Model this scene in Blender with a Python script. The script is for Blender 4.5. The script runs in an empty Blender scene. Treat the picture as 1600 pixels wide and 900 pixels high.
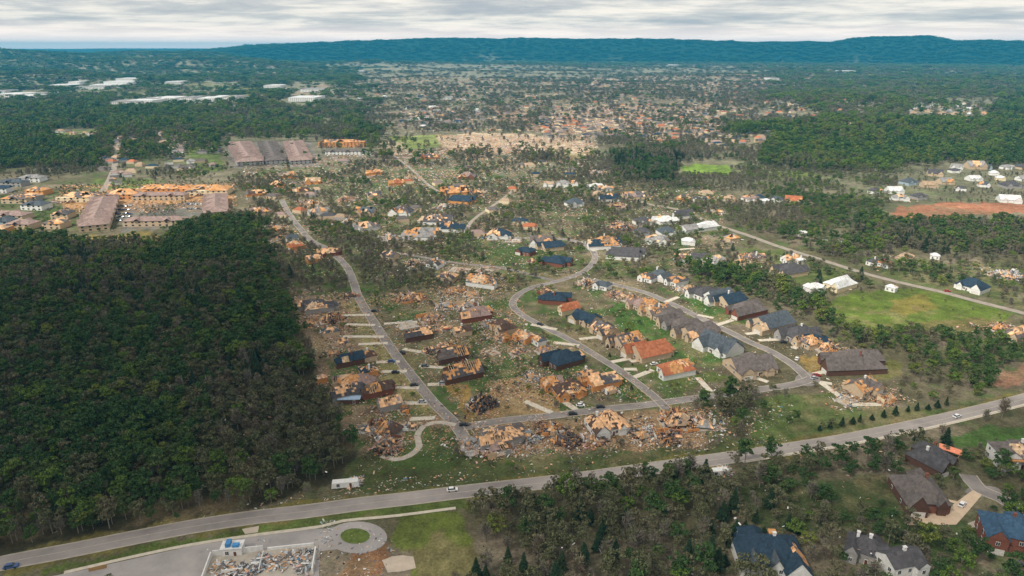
import bpy, math, random
import numpy as np
from mathutils import Vector, Matrix

# ------------------------------------------------------------------ camera, sky, sun, exposure
S = bpy.context.scene
COL = S.collection
CAM_H = 170.0
F = 1067.0                       # focal length in pixels of the 1600 wide photograph
PITCH = math.atan((450 - 73) / F)
cd = bpy.data.cameras.new('camera'); cam = bpy.data.objects.new('camera', cd); COL.objects.link(cam)
cd.sensor_width = 36; cd.lens = F / 1600 * 36; cd.clip_start = 1; cd.clip_end = 200000
cam.location = (0, 0, CAM_H); cam.rotation_euler = (math.pi / 2 - PITCH, 0, 0)
S.camera = cam
S.view_settings.view_transform = 'Standard'; S.view_settings.look = 'None'
S.view_settings.exposure = 0.40; S.view_settings.gamma = 1; S.view_settings.use_curve_mapping = False
S.cycles.max_bounces = 4; S.cycles.diffuse_bounces = 2; S.cycles.glossy_bounces = 1
S.cycles.transmission_bounces = 2; S.cycles.volume_bounces = 0; S.cycles.transparent_max_bounces = 4

SUN_EL, SUN_AZ = math.radians(47), math.radians(-128)     # azimuth from +Y, clockwise seen from above
w = bpy.data.worlds.new('World'); S.world = w; w.use_nodes = True
nt = w.node_tree; nt.nodes.clear()
def N(t, typ, **kw):
    n = t.nodes.new(typ)
    for k, v in kw.items(): setattr(n, k, v)
    return n
sky = N(nt, 'ShaderNodeTexSky', sky_type='NISHITA', sun_disc=False, sun_elevation=SUN_EL, sun_rotation=SUN_AZ, dust_density=1.0)
bg1 = N(nt, 'ShaderNodeBackground'); bg1.inputs[1].default_value = 0.10
nt.links.new(sky.outputs[0], bg1.inputs[0])
tc = N(nt, 'ShaderNodeTexCoord'); sep = N(nt, 'ShaderNodeSeparateXYZ'); nt.links.new(tc.outputs['Generated'], sep.inputs[0])
def M(t, op, a, b=None, c=None):
    n = N(t, 'ShaderNodeMath', operation=op)
    for i, v in enumerate((a, b, c)):
        if v is None: continue
        if isinstance(v, (int, float)): n.inputs[i].default_value = v
        else: t.links.new(v, n.inputs[i])
    return n.outputs[0]
zz = M(nt, 'ADD', M(nt, 'MAXIMUM', sep.outputs[2], 0.0), 0.062)
cx = M(nt, 'DIVIDE', sep.outputs[0], zz); cy = M(nt, 'DIVIDE', sep.outputs[1], zz)
cmb = N(nt, 'ShaderNodeCombineXYZ'); nt.links.new(M(nt, 'MULTIPLY', cx, 0.55), cmb.inputs[0]); nt.links.new(M(nt, 'MULTIPLY', cy, 0.62), cmb.inputs[1])
cn = N(nt, 'ShaderNodeTexNoise'); cn.inputs['Scale'].default_value = 1.0; cn.inputs['Detail'].default_value = 7; cn.inputs['Roughness'].default_value = 0.62
cn.inputs['Distortion'].default_value = 0.15
nt.links.new(cmb.outputs[0], cn.inputs['Vector'])
cr = N(nt, 'ShaderNodeValToRGB')
e = cr.color_ramp.elements
e[0].position = 0.36; e[0].color = (0.46, 0.47, 0.50, 1)
e[1].position = 0.66; e[1].color = (1.08, 0.97, 0.84, 1)
x = e.new(0.47); x.color = (0.64, 0.62, 0.60, 1)
x = e.new(0.55); x.color = (0.90, 0.83, 0.75, 1)
nt.links.new(cn.outputs['Fac'], cr.inputs[0])
# towards the horizon the deck thins to pale, towards the zenith it is an even bright overcast
hz = N(nt, 'ShaderNodeMapRange'); hz.inputs['From Min'].default_value = 0.0; hz.inputs['From Max'].default_value = 0.03
nt.links.new(sep.outputs[2], hz.inputs['Value'])
mx = N(nt, 'ShaderNodeMix', data_type='RGBA'); mx.inputs['A'].default_value = (1.75, 1.35, 1.15, 1)
nt.links.new(hz.outputs[0], mx.inputs['Factor']); nt.links.new(cr.outputs[0], mx.inputs['B'])
bg2 = N(nt, 'ShaderNodeBackground'); bg2.inputs[1].default_value = 0.85
nt.links.new(mx.outputs['Result'], bg2.inputs[0])
ms = N(nt, 'ShaderNodeMixShader'); ms.inputs[0].default_value = 0.93
nt.links.new(bg1.outputs[0], ms.inputs[1]); nt.links.new(bg2.outputs[0], ms.inputs[2])
wo = N(nt, 'ShaderNodeOutputWorld'); nt.links.new(ms.outputs[0], wo.inputs[0])

sl = bpy.data.lights.new('sun', 'SUN'); so = bpy.data.objects.new('sun', sl); COL.objects.link(so)
sl.energy = 3.7; sl.angle = math.radians(8); sl.color = (1.0, 0.93, 0.82)
sd = Vector((math.sin(SUN_AZ) * math.cos(SUN_EL), math.cos(SUN_AZ) * math.cos(SUN_EL), math.sin(SUN_EL)))
so.rotation_euler = sd.to_track_quat('Z', 'Y').to_euler(); so.location = (0, 0, 400)

# ------------------------------------------------------------------ noise, terrain, pixel -> ground
rng = np.random.default_rng(7)
random.seed(7)
_lat = rng.random((256, 256))
def vnoise(x, y):
    x = np.asarray(x, float); y = np.asarray(y, float)
    xi = np.floor(x).astype(int); yi = np.floor(y).astype(int)
    fx = x - xi; fy = y - yi
    fx = fx * fx * (3 - 2 * fx); fy = fy * fy * (3 - 2 * fy)
    a = _lat[xi & 255, yi & 255]; b = _lat[(xi + 1) & 255, yi & 255]; c = _lat[xi & 255, (yi + 1) & 255]; d = _lat[(xi + 1) & 255, (yi + 1) & 255]
    return (a * (1 - fx) + b * fx) * (1 - fy) + (c * (1 - fx) + d * fx) * fy
def fbm(x, y, o=4):
    s = 0; a = 0.5
    for k in range(o):
        s = s + a * vnoise(np.asarray(x) * 2 ** k + 17.3 * k, np.asarray(y) * 2 ** k + 5.1 * k); a *= 0.5
    return s / (1 - 0.5 ** o)
def ss(a, b, x):
    t = np.clip((np.asarray(x, float) - a) / (b - a), 0, 1); return t * t * (3 - 2 * t)
# crest of the long flat-topped ridge, as heights at 9.4 km seen along bearings x/y
RB = [(-0.75, 0), (-0.42, 0), (-0.33, 20), (-0.30, 34), (-0.23, 60), (-0.15, 82), (-0.11, 92), (0.02, 91), (0.10, 86), (0.19, 84), (0.26, 72), (0.32, 56), (0.40, 54), (0.44, 50), (0.475, 88), (0.52, 98), (0.575, 102), (0.605, 64), (0.71, 54), (1.1, 54)]
def terrain(x, y):
    x = np.asarray(x, float); y = np.asarray(y, float)
    D = np.hypot(x, y); b = x / np.maximum(y, 1.0)
    h = (fbm(x / 130, y / 130, 2) - 0.5) * 2.0 * ss(150, 400, D)
    h = h + (fbm(x / 420 + 9, y / 420, 3) - 0.5) * 34 * ss(750, 2200, D)
    h = h + (fbm(x / 1100 + 3, y / 520 + 3, 3) - 0.45) * 120 * ss(2200, 5000, D) * (1 - 0.8 * ss(-0.15, 0.2, b))
    # wooded hill on the right
    h = h + 26 * np.exp(-(((x - 640) / 330) ** 2 + ((y - 1330) / 230) ** 2))
    h = h + 22 * np.exp(-(((x - 1050) / 420) ** 2 + ((y - 1900) / 330) ** 2))
    # rising wooded plateau on the left
    h = h + (92 + 40 * (fbm(x / 700 + 5, y / 500, 3) - .5)) * ss(4300, 7300, D) * (1 - ss(-0.42, -0.2, b))
    # far ridge with a flat crest
    r = np.interp(b, [a for a, _ in RB], [146 + v * 1.17 for _, v in RB]) * np.where(b < -0.30, ss(-0.60, -0.30, b), 1)
    r = r + (fbm(b * 60, b * 0 + 2, 3) - 0.5) * 18
    rav = (fbm(x / 500, y / 1500 + 7, 3) - 0.5) * 0.3
    t = ss(8200, 8900, D + rav * 600)
    far = h * (1 - ss(6400, 8200, D)) + r * t * (1 - ss(10500, 13500, D))
    # fainter and farther heights at the right edge
    far = far + (fbm(x / 2600, y / 2600, 3) * 60 + 90) * ss(8500, 14000, D) * (1 - ss(-0.36, -0.2, b)) 
    far = np.maximum(far, h * (1 - ss(7600, 8600, D)) * (1 - ss(-0.42, -0.3, b)))
    return np.where(D < 5600, h, far)
CP, SP = math.cos(PITCH), math.sin(PITCH)
def ray(px, py):
    u = (px - 800) / F; v = (450 - py) / F
    return np.array([u, CP + v * SP, -SP + v * CP])
_T = np.concatenate([np.linspace(150, 1500, 700), 1500 * 1.006 ** np.arange(1, 480)])
_GC = {}
def G(px, py):
    """where the sight line through a photo pixel meets the ground"""
    if (px, py) in _GC: return _GC[(px, py)]
    d = ray(px, py); T = _T
    for _ in range(2):
        below = CAM_H + d[2] * T < terrain(d[0] * T, d[1] * T)
        i = int(np.argmax(below)) if below.any() else len(T) - 1
        T = np.linspace(T[max(i - 1, 0)], T[i], 24)
    t = float(T[-1]) if not below.any() else float(T[12])
    _GC[(px, py)] = (float(d[0] * t), float(d[1] * t)); return _GC[(px, py)]
def P(x, y, z=0):
    x = np.asarray(x, float); y = np.asarray(y, float)
    yy = np.maximum(y * CP - (z - CAM_H) * SP, 1.0)
    return 800 + F * x / yy, 450 - F * (y * SP + (z - CAM_H) * CP) / yy
def depth(x, y): return y * CP + CAM_H * SP
def inpoly(px, py, poly):
    r = np.zeros(np.shape(px), bool); n = len(poly); j = n - 1
    for i in range(n):
        xi, yi = poly[i]; xj, yj = poly[j]
        if yi != yj:
            c = ((yi > py) != (yj > py)) & (px < (xj - xi) * (py - yi) / (yj - yi) + xi); r ^= c
        j = i
    return r

# ------------------------------------------------------------------ object helpers
def tag(o, label=None, cat=None, group=None, kind=None):
    if label: o['label'] = label
    if cat: o['category'] = cat
    if group: o['group'] = group
    if kind: o['kind'] = kind
    return o
def empty(name, loc, rz=0, parent=None):
    o = bpy.data.objects.new(name, None); COL.objects.link(o); o.location = loc; o.rotation_euler = (0, 0, rz)
    o.empty_display_size = 0.5
    if parent: o.parent = parent
    return o
def mesh(name, V, Fc, mats, mi=None, smooth=False):
    me = bpy.data.meshes.new(name)
    V = np.asarray(V, float)
    if isinstance(Fc, np.ndarray):
        n, k = Fc.shape
        me.vertices.add(len(V)); me.vertices.foreach_set('co', V.astype(np.float32).ravel())
        me.loops.add(n * k); me.loops.foreach_set('vertex_index', Fc.astype(np.int32).ravel())
        me.polygons.add(n); me.polygons.foreach_set('loop_start', np.arange(0, n * k, k, dtype=np.int32))
        me.polygons.foreach_set('loop_total', np.full(n, k, dtype=np.int32))
        me.update(calc_edges=True)
    else:
        me.from_pydata([tuple(v) for v in V], [], Fc)
    for m in mats: me.materials.append(m)
    if mi is not None and len(me.polygons): me.polygons.foreach_set('material_index', np.asarray(mi, dtype=np.int32))
    if smooth: me.polygons.foreach_set('use_smooth', [True] * len(me.polygons))
    return me
def link(name, me, parent=None, loc=(0, 0, 0), rz=0):
    o = bpy.data.objects.new(name, me); COL.objects.link(o); o.location = loc; o.rotation_euler = (0, 0, rz)
    if parent: o.parent = parent
    return o
BOXF = np.array([[0, 3, 2, 1], [4, 5, 6, 7], [0, 1, 5, 4], [1, 2, 6, 5], [2, 3, 7, 6], [3, 0, 4, 7]])
UNIT = np.array([[-.5, -.5, -.5], [.5, -.5, -.5], [.5, .5, -.5], [-.5, .5, -.5], [-.5, -.5, .5], [.5, -.5, .5], [.5, .5, .5], [-.5, .5, .5]])
class MB:
    def __init__(s): s.v = []; s.f = []; s.m = []
    def box(s, c, size, rz=0, m=0, top=1.0):
        a = UNIT * np.array(size); a[4:, :2] *= top
        cs, sn = math.cos(rz), math.sin(rz)
        R = np.array([[cs, sn, 0], [-sn, cs, 0], [0, 0, 1]])
        a = a @ R + np.array(c); b = len(s.v)
        s.v += [tuple(q) for q in a]; s.f += [tuple(int(i) + b for i in q) for q in BOXF]; s.m += [m] * 6
    def poly(s, pts, m=0):
        b = len(s.v); s.v += [tuple(q) for q in pts]; s.f.append(tuple(range(b, b + len(pts)))); s.m.append(m)
    def tube(s, p0, p1, r0, r1, n=6, m=0):
        p0 = np.array(p0, float); p1 = np.array(p1, float); d = p1 - p0; d /= np.linalg.norm(d) + 1e-9
        a = np.cross(d, [0.3, 0.9, 0.1]); a /= np.linalg.norm(a); c = np.cross(d, a); b = len(s.v)
        for p, r in ((p0, r0), (p1, r1)):
            for k in range(n):
                t = 2 * math.pi * k / n; s.v.append(tuple(p + r * (math.cos(t) * a + math.sin(t) * c)))
        for k in range(n):
            s.f.append((b + k, b + (k + 1) % n, b + n + (k + 1) % n, b + n + k)); s.m.append(m)
    def mesh(s, name, mats, smooth=False): return mesh(name, s.v, s.f, mats, s.m, smooth)
    def build(s, name, mats, parent=None, **k): return link(name, s.mesh(name, mats), parent, **k)
def boards(n, cen, size, tilt, seed, nm, probs):
    r = np.random.default_rng(seed)
    a = r.uniform(0, 2 * np.pi, n); b = r.normal(0, 1, n) * tilt; c = r.normal(0, 1, n) * tilt
    ca, sa, cb, sb, cc, sc = np.cos(a), np.sin(a), np.cos(b), np.sin(b), np.cos(c), np.sin(c)
    Z = np.zeros(n); O = np.ones(n)
    Rz = np.stack([np.stack([ca, -sa, Z], -1), np.stack([sa, ca, Z], -1), np.stack([Z, Z, O], -1)], 1)
    Rx = np.stack([np.stack([O, Z, Z], -1), np.stack([Z, cb, -sb], -1), np.stack([Z, sb, cb], -1)], 1)
    Ry = np.stack([np.stack([cc, Z, sc], -1), np.stack([Z, O, Z], -1), np.stack([-sc, Z, cc], -1)], 1)
    R = Rz @ Rx @ Ry
    L = UNIT[None] * size[:, None, :]
    V = np.einsum('nij,nkj->nki', R, L) + cen[:, None, :]
    Fc = BOXF[None] + (np.arange(n) * 8)[:, None, None]
    mi = np.repeat(r.choice(nm, n, p=probs), 6)
    return V.reshape(-1, 3), Fc.reshape(-1, 4), mi

# ------------------------------------------------------------------ materials
MATS = {}
def mat(name, col, var=0.25, scale=1.0, rough=0.9, col2=None, coord='Object', isl=0.0, spec=0.2, metallic=0.0, stretch=None):
    if name in MATS: return MATS[name]
    m = bpy.data.materials.new(name); m.use_nodes = True; t = m.node_tree; b = t.nodes['Principled BSDF']
    b.inputs['Roughness'].default_value = rough; b.inputs['Specular IOR Level'].default_value = spec; b.inputs['Metallic'].default_value = metallic
    c2 = col2 or tuple(v * (1 - var) for v in col); c1 = tuple(min(1, v * (1 + var)) for v in col) if not col2 else col
    tc = N(t, 'ShaderNodeTexCoord'); nz = N(t, 'ShaderNodeTexNoise'); nz.inputs['Scale'].default_value = scale; nz.inputs['Detail'].default_value = 5; nz.inputs['Roughness'].default_value = 0.65
    src = tc.outputs['Object']
    if coord == 'World':
        g = N(t, 'ShaderNodeNewGeometry'); src = g.outputs['Position']
    if stretch:
        mp = N(t, 'ShaderNodeMapping'); mp.inputs['Scale'].default_value = stretch; t.links.new(src, mp.inputs[0]); src = mp.outputs[0]
    t.links.new(src, nz.inputs['Vector'])
    rp = N(t, 'ShaderNodeValToRGB'); rp.color_ramp.elements[0].position = 0.32; rp.color_ramp.elements[1].position = 0.68
    rp.color_ramp.elements[0].color = (*c2, 1); rp.color_ramp.elements[1].color = (*c1, 1)
    t.links.new(nz.outputs['Fac'], rp.inputs[0]); out = rp.outputs[0]
    if isl:
        g = N(t, 'ShaderNodeNewGeometry'); h = N(t, 'ShaderNodeHueSaturation')
        mr = N(t, 'ShaderNodeMapRange'); mr.inputs['To Min'].default_value = 1 - isl; mr.inputs['To Max'].default_value = 1 + isl
        t.links.new(g.outputs['Random Per Island'], mr.inputs['Value']); t.links.new(mr.outputs[0], h.inputs['Value']); t.links.new(out, h.inputs['Color']); out = h.outputs[0]
    t.links.new(out, b.inputs['Base Color'])
    MATS[name] = m; return m
def leafmat(name, col, col2, warm):
    """leaves: random per leaf clump, per tree and per stand"""
    m = bpy.data.materials.new(name); m.use_nodes = True; t = m.node_tree; b = t.nodes['Principled BSDF']
    b.inputs['Roughness'].default_value = 0.85; b.inputs['Specular IOR Level'].default_value = 0.15
    g = N(t, 'ShaderNodeNewGeometry'); oi = N(t, 'ShaderNodeObjectInfo')
    nz = N(t, 'ShaderNodeTexNoise'); nz.inputs['Scale'].default_value = 0.016; nz.inputs['Detail'].default_value = 3
    t.links.new(oi.outputs['Location'], nz.inputs['Vector'])
    f = M(t, 'ADD', M(t, 'MULTIPLY', oi.outputs['Random'], 0.45), M(t, 'MULTIPLY_ADD', nz.outputs['Fac'], 1.5, -0.45))
    m1 = N(t, 'ShaderNodeMix', data_type='RGBA'); m1.inputs['A'].default_value = (*col, 1); m1.inputs['B'].default_value = (*col2, 1); t.links.new(f, m1.inputs['Factor'])
    f2 = M(t, 'MULTIPLY', M(t, 'GREATER_THAN', oi.outputs['Random'], 0.8), 0.6)
    m2 = N(t, 'ShaderNodeMix', data_type='RGBA'); m2.inputs['B'].default_value = (*warm, 1); t.links.new(m1.outputs['Result'], m2.inputs['A']); t.links.new(f2, m2.inputs['Factor'])
    h = N(t, 'ShaderNodeHueSaturation')
    mr = N(t, 'ShaderNodeMapRange'); mr.inputs['To Min'].default_value = 0.5; mr.inputs['To Max'].default_value = 1.55
    t.links.new(g.outputs['Random Per Island'], mr.inputs['Value']); t.links.new(mr.outputs[0], h.inputs['Value']); t.links.new(m2.outputs['Result'], h.inputs['Color'])
    t.links.new(h.outputs[0], b.inputs['Base Color'])
    return m
LM = {
 'green': leafmat('leaves_green', (0.038, 0.078, 0.026), (0.065, 0.115, 0.034), (0.092, 0.118, 0.042)),
 'fresh': leafmat('leaves_fresh', (0.075, 0.130, 0.025), (0.115, 0.170, 0.035), (0.150, 0.160, 0.040)),
 'olive': leafmat('leaves_olive', (0.085, 0.094, 0.048), (0.128, 0.132, 0.068), (0.145, 0.130, 0.080)),
 'bare':  leafmat('twigs_bare', (0.150, 0.134, 0.110), (0.235, 0.210, 0.172), (0.170, 0.130, 0.085)),
 'dark':  leafmat('needles_dark', (0.016, 0.036, 0.018), (0.026, 0.050, 0.024), (0.030, 0.046, 0.020)),
}
BARK = mat('bark', (0.20, 0.17, 0.14), 0.3, 2.0)
OSB = mat('osb_sheathing', (0.60, 0.31, 0.125), 0.22, 0.5, col2=(0.38, 0.19, 0.08), isl=0.2)
OSB2 = mat('plywood_pale', (0.66, 0.40, 0.22), 0.22, 0.9, isl=0.25)
LUMBER = mat('lumber_tan', (0.52, 0.38, 0.25), 0.25, 1.0, isl=0.3)
CONC = mat('concrete_pale', (0.42, 0.38, 0.32), 0.18, 0.3, coord='World')
WHITE = mat('white_siding', (0.66, 0.66, 0.64), 0.12, 0.6, isl=0.15)
DARK = mat('charred_dark', (0.035, 0.03, 0.03), 0.3, 1.0, isl=0.3)  # plain near-black tone for scrap boards, trailer chassis and some attic floors
SHIN = mat('shingle_scrap', (0.12, 0.11, 0.115), 0.3, 1.0, isl=0.4)
PINKI = mat('insulation_pink', (0.58, 0.36, 0.30), 0.2, 1.0, isl=0.3)
BRICK = mat('brick_red', (0.20, 0.085, 0.06), 0.3, 2.0, isl=0.2)
TARP = mat('tarp_blue', (0.06, 0.22, 0.45), 0.2, 1.0, isl=0.2, rough=0.5)
SLATE = mat('metal_bluegrey', (0.32, 0.37, 0.41), 0.25, 0.8, isl=0.35, rough=0.5)
GLASS = mat('window_glass', (0.03, 0.04, 0.05), 0.1, 1.0, rough=0.15, spec=0.5)
RED = mat('red_soil', (0.34, 0.12, 0.055), 0.25, 0.2, coord='World')
ROOFC = {'g': ('warm grey', (0.125, 0.108, 0.102)), 'd': ('dark grey', (0.075, 0.072, 0.078)), 'n': ('navy blue', (0.024, 0.045, 0.070)), 'u': ('blue', (0.045, 0.090, 0.150)), 'b': ('blue grey', (0.072, 0.088, 0.104)),
         'k': ('dark brown', (0.085, 0.055, 0.045)), 'r': ('brick red', (0.36, 0.13, 0.065)), 'w': ('white', (0.55, 0.56, 0.56)), 'o': ('orange', (0.62, 0.27, 0.085)),
         'p': ('pinkish grey', (0.26, 0.19, 0.17)), 't': ('tan', (0.34, 0.25, 0.17)), 's': ('light grey', (0.24, 0.235, 0.23))}
WALLC = {'w': ('white', (0.68, 0.68, 0.66)), 't': ('tan', (0.50, 0.39, 0.27)), 'r': ('red brick', (0.20, 0.080, 0.055)), 'g': ('grey', (0.30, 0.29, 0.28)), 'c': ('cream', (0.66, 0.56, 0.38)),
         'k': ('dark brick', (0.11, 0.06, 0.045)), 'o': ('bare orange sheathing', (0.58, 0.27, 0.10)), 'b': ('blue grey', (0.32, 0.40, 0.46))}
def roofm(k): return OSB if k == 'o' else mat('roof_' + ROOFC[k][0].replace(' ', '_'), ROOFC[k][1], 0.22, 0.7, isl=0.18)
def wallm(k): return mat('wall_' + WALLC[k][0].replace(' ', '_'), WALLC[k][1], 0.12, 0.8)

# ------------------------------------------------------------------ roads (pixel polylines laid on the ground)
HWY = [(-160, 921), (-80, 903), (0, 881), (100, 862), (200, 842), (300, 823), (400, 808), (480, 799), (560, 788), (640, 779), (720, 769), (800, 760), (880, 751), (940, 743), (1040, 729), (1140, 715), (1240, 700), (1320, 687), (1400, 671), (1500, 649), (1600, 624), (1720, 590)]
STRAIGHT = [(440, 312), (452, 335), (468, 356), (486, 376), (512, 390), (540, 415), (552, 440), (562, 468), (590, 513), (620, 557), (650, 596), (680, 632), (712, 664), (735, 700)]
WIND = [(800, 372), (850, 372), (895, 376), (922, 388), (930, 402), (922, 416), (905, 428), (870, 440), (832, 449), (808, 462), (801, 477), (814, 491), (850, 511), (890, 531), (930, 555), (970, 580), (1005, 606), (1030, 627), (1042, 640)]
LOWER = [(722, 668), (790, 657), (860, 650), (940, 640), (1000, 634), (1060, 626), (1120, 618), (1200, 607), (1240, 601), (1268, 592)]
RIGHT = [(925, 437), (965, 446), (1010, 458), (1050, 475), (1090, 495), (1130, 514), (1170, 534), (1210, 552), (1244, 574), (1262, 592)]
DIAG = [(1120, 352), (1175, 370), (1210, 383), (1280, 405), (1340, 424), (1400, 440), (1470, 456), (1530, 472), (1590, 487), (1680, 512)]
CORNER = [(1512, 742), (1530, 764), (1562, 778), (1600, 800), (1680, 842)]
FARL = [(190, 215), (183, 240), (176, 270), (160, 300)]
FARM = [(500, 184), (514, 195), (532, 206)]
FARC = [(615, 243), (640, 262), (665, 285), (685, 300)]
FARR = [(975, 300), (1010, 318), (1060, 328), (1120, 352)]
MIDR = [(728, 362), (738, 345), (765, 325), (800, 300)]
BACK = [(600, 392), (660, 402), (720, 412), (790, 420), (870, 440)]
def smooth_line(pts, step):
    W = [np.array(G(*p)) for p in pts]; out = []
    W = [2 * W[0] - W[1]] + W + [2 * W[-1] - W[-2]]
    for i in range(1, len(W) - 2):
        p0, p1, p2, p3 = W[i - 1:i + 3]; n = max(2, int(np.linalg.norm(p2 - p1) / step))
        for k in range(n):
            t = k / n
            out.append(0.5 * ((2 * p1) + (-p0 + p2) * t + (2 * p0 - 5 * p1 + 4 * p2 - p3) * t * t + (-p0 + 3 * p1 - 3 * p2 + p3) * t ** 3))
    out.append(W[-2]); return np.array(out)
def normals(L):
    d = np.gradient(L, axis=0); d /= np.linalg.norm(d, axis=1)[:, None] + 1e-9
    return np.stack([-d[:, 1], d[:, 0]], 1)
def lift(D): return 0.04 + 0.00012 * D + 0.25 * float(ss(700, 1500, D))
def strip(name, L, off0, off1, m, dz=0.0, kerb=0.0, nx=3):
    n = normals(L); V = []; Fc = []
    cols = np.array([off0 + (off1 - off0) * k / nx for k in range(nx + 1)])
    Q = L[:, None, :] + n[:, None, :] * cols[None, :, None]
    Zq = terrain(Q[..., 0], Q[..., 1]) + np.array([lift(np.hypot(*p)) for p in L])[:, None] + dz
    rows = []
    for i in range(len(L)):
        r = [(Q[i, j, 0], Q[i, j, 1], Zq[i, j]) for j in range(nx + 1)]
        if kerb: r = [(r[0][0], r[0][1], r[0][2] - kerb)] + r + [(r[-1][0], r[-1][1], r[-1][2] - kerb)]
        V += r; rows.append(len(r))
    k = rows[0]
    for i in range(len(L) - 1):
        for j in range(k - 1):
            Fc.append((i * k + j, i * k + j + 1, (i + 1) * k + j + 1, (i + 1) * k + j)[::-1])
    me = mesh(name, V, Fc, [m]); o = link(name, me); o['kind'] = 'structure'; return o
ROADS = []      # (line, half width) for keeping trees and debris off
ASPH = mat('asphalt_worn', (0.37, 0.335, 0.31), 0.2, 0.035, coord='World', col2=(0.20, 0.18, 0.172))
ASPH2 = mat('asphalt_street', (0.28, 0.255, 0.24), 0.2, 0.09, coord='World', col2=(0.16, 0.145, 0.135))
DIRTR = mat('dusty_lane', (0.29, 0.255, 0.215), 0.2, 0.2, coord='World')
PAINT = mat('road_paint', (0.42, 0.39, 0.32), 0.2, 0.5, coord='World')
def road(name, pts, half, m, kerbs=True, step=6):
    L = smooth_line(pts, step); strip(name, L, -half, half, m); ROADS.append((L, half))
    if kerbs:
        for s in (-1, 1):
            a, b = sorted((s * half, s * (half + 0.35))); strip('kerb', L, a, b, CONC, 0.10, 0.3, 1)
    return L
hw = road('highway', HWY, 4.0, ASPH, True, 8)
strip('road_marking', hw, -0.12, 0.12, PAINT, 0.02, 0, 1)
for s in (-1, 1): a, b = sorted((s * 3.6, s * 3.72)); strip('road_marking', hw, a, b, PAINT, 0.02, 0, 1)
st = road('straight_street', STRAIGHT, 2.7, ASPH2)
wd = road('winding_street', WIND, 2.3, ASPH2)
lw = road('lower_street', LOWER, 2.6, ASPH2)
rt = road('right_street', RIGHT, 2.6, ASPH2)
dg = road('country_road', DIAG, 3.2, DIRTR, False); ROADS.append((dg, 8.0)); ROADS.append((dg - [0, 9], 6.0))
cr_ = road('corner_street', CORNER, 3.2, ASPH2)
for n_, p_, h_ in (('far_lane', FARL, 4), ('far_lane', FARM, 5), ('far_lane', FARC, 2.2), ('far_lane', FARR, 3), ('far_lane', MIDR, 2.0), ('back_street', BACK, 2.2)): road(n_, p_, h_, DIRTR if n_ == 'far_lane' else ASPH2, False)
# the verge walk south of the highway on the right, and the walk past the turning circle
wk = smooth_line([(1160, 722), (1240, 709), (1320, 696), (1400, 680), (1500, 658), (1600, 633), (1720, 598)], 8); strip('sidewalk', wk, -0.9, 0.9, mat('sidewalk_concrete', (0.52, 0.47, 0.38), 0.15, 0.5, coord='World'), 0.03)
wk2 = smooth_line([(100, 895), (200, 872), (300, 851), (400, 836), (500, 823), (536, 814), (620, 806), (712, 794)], 6); strip('sidewalk', wk2, -0.8, 0.8, MATS['sidewalk_concrete'], 0.06); ROADS.append((wk2, 1.5))
WALK = [(712, 664), (682, 660), (660, 668), (652, 682), (655, 698), (640, 712), (618, 718), (596, 712)]
wk3 = smooth_line(WALK, 3); strip('garden_path', wk3, -1.5, 1.5, CONC, 0.02); ROADS.append((wk3, 1.5))
def sheet(name, pts, m, dz=0.0, sub=4, kind='structure'):
    W = [G(*p) for p in pts]; c = np.mean(W, axis=0); V = []; Fc = []
    ring = []
    for i in range(len(W)):
        a = np.array(W[i]); b = np.array(W[(i + 1) % len(W)])
        for k in range(sub): ring.append(a + (b - a) * k / sub)
    n = len(ring); R = 4
    for r in range(R, 0, -1):
        for q in ring:
            s = c + (q - c) * r / R; V.append((s[0], s[1], float(terrain(*s)) + lift(np.hypot(*s)) + dz))
    V.append((c[0], c[1], float(terrain(*c)) + lift(np.hypot(*c)) + dz))
    for r in range(R - 1):
        for i in range(n):
            j = (i + 1) % n; Fc.append((r * n + i, r * n + j, (r + 1) * n + j, (r + 1) * n + i))
    for i in range(n): Fc.append(((R - 1) * n + i, (R - 1) * n + (i + 1) % n, R * n))
    o = link(name, mesh(name, V, Fc, [m])); o['kind'] = kind; return o
SHEETS = []
def pave(name, pts, m, dz=0.0): SHEETS.append(pts); return sheet(name, pts, m, dz)
LOT = mat('lot_asphalt', (0.40, 0.37, 0.35), 0.2, 0.06, coord='World', col2=(0.26, 0.245, 0.24))
pave('parking_lot', [(20, 912), (120, 893), (300, 853), (400, 838), (492, 826), (520, 826), (512, 846), (500, 862), (498, 905), (300, 925), (60, 925)], LOT)
EL = lambda cx, cy, rx, ry, n=28: [(cx + rx * math.cos(2 * math.pi * k / n), cy + ry * math.sin(2 * math.pi * k / n)) for k in range(n)]
pave('turning_circle', EL(558, 840, 47, 25), LOT, 0.02)
pave('circle_lawn', EL(555, 838, 23, 12), mat('lawn_green', (0.10, 0.14, 0.03), 0.35, 0.6, coord='World'), 0.10)
pave('circle_neck', [(500, 828), (530, 822), (532, 858), (498, 862)], LOT, 0.01)
pave('concrete_pad', [(597, 876), (612, 870), (628, 868), (646, 870), (650, 888), (630, 893), (606, 895)], mat('pad_concrete', (0.47, 0.40, 0.32), 0.12, 0.3, coord='World'), 0.05)
pave('street_end', EL(1262, 593, 20, 11, 16), ASPH2, 0.03)
pave('street_end', EL(735, 698, 16, 16, 16), mat('broken_asphalt', (0.38, 0.35, 0.33), 0.35, 0.6, coord='World'), 0.03)
pave('driveway', [(1413, 806), (1470, 804), (1494, 785), (1520, 766), (1534, 774), (1512, 800), (1494, 820), (1418, 821)], mat('drive_concrete', (0.55, 0.43, 0.31), 0.12, 0.4, coord='World'), 0.05)
pave('driveway', [(1470, 778), (1474, 781), (1500, 790), (1506, 786)], MATS['drive_concrete'], 0.07)
pave('driveway', [(1512, 818), (1545, 805), (1550, 808), (1530, 824), (1513, 825)], CONC, 0.05)
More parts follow.
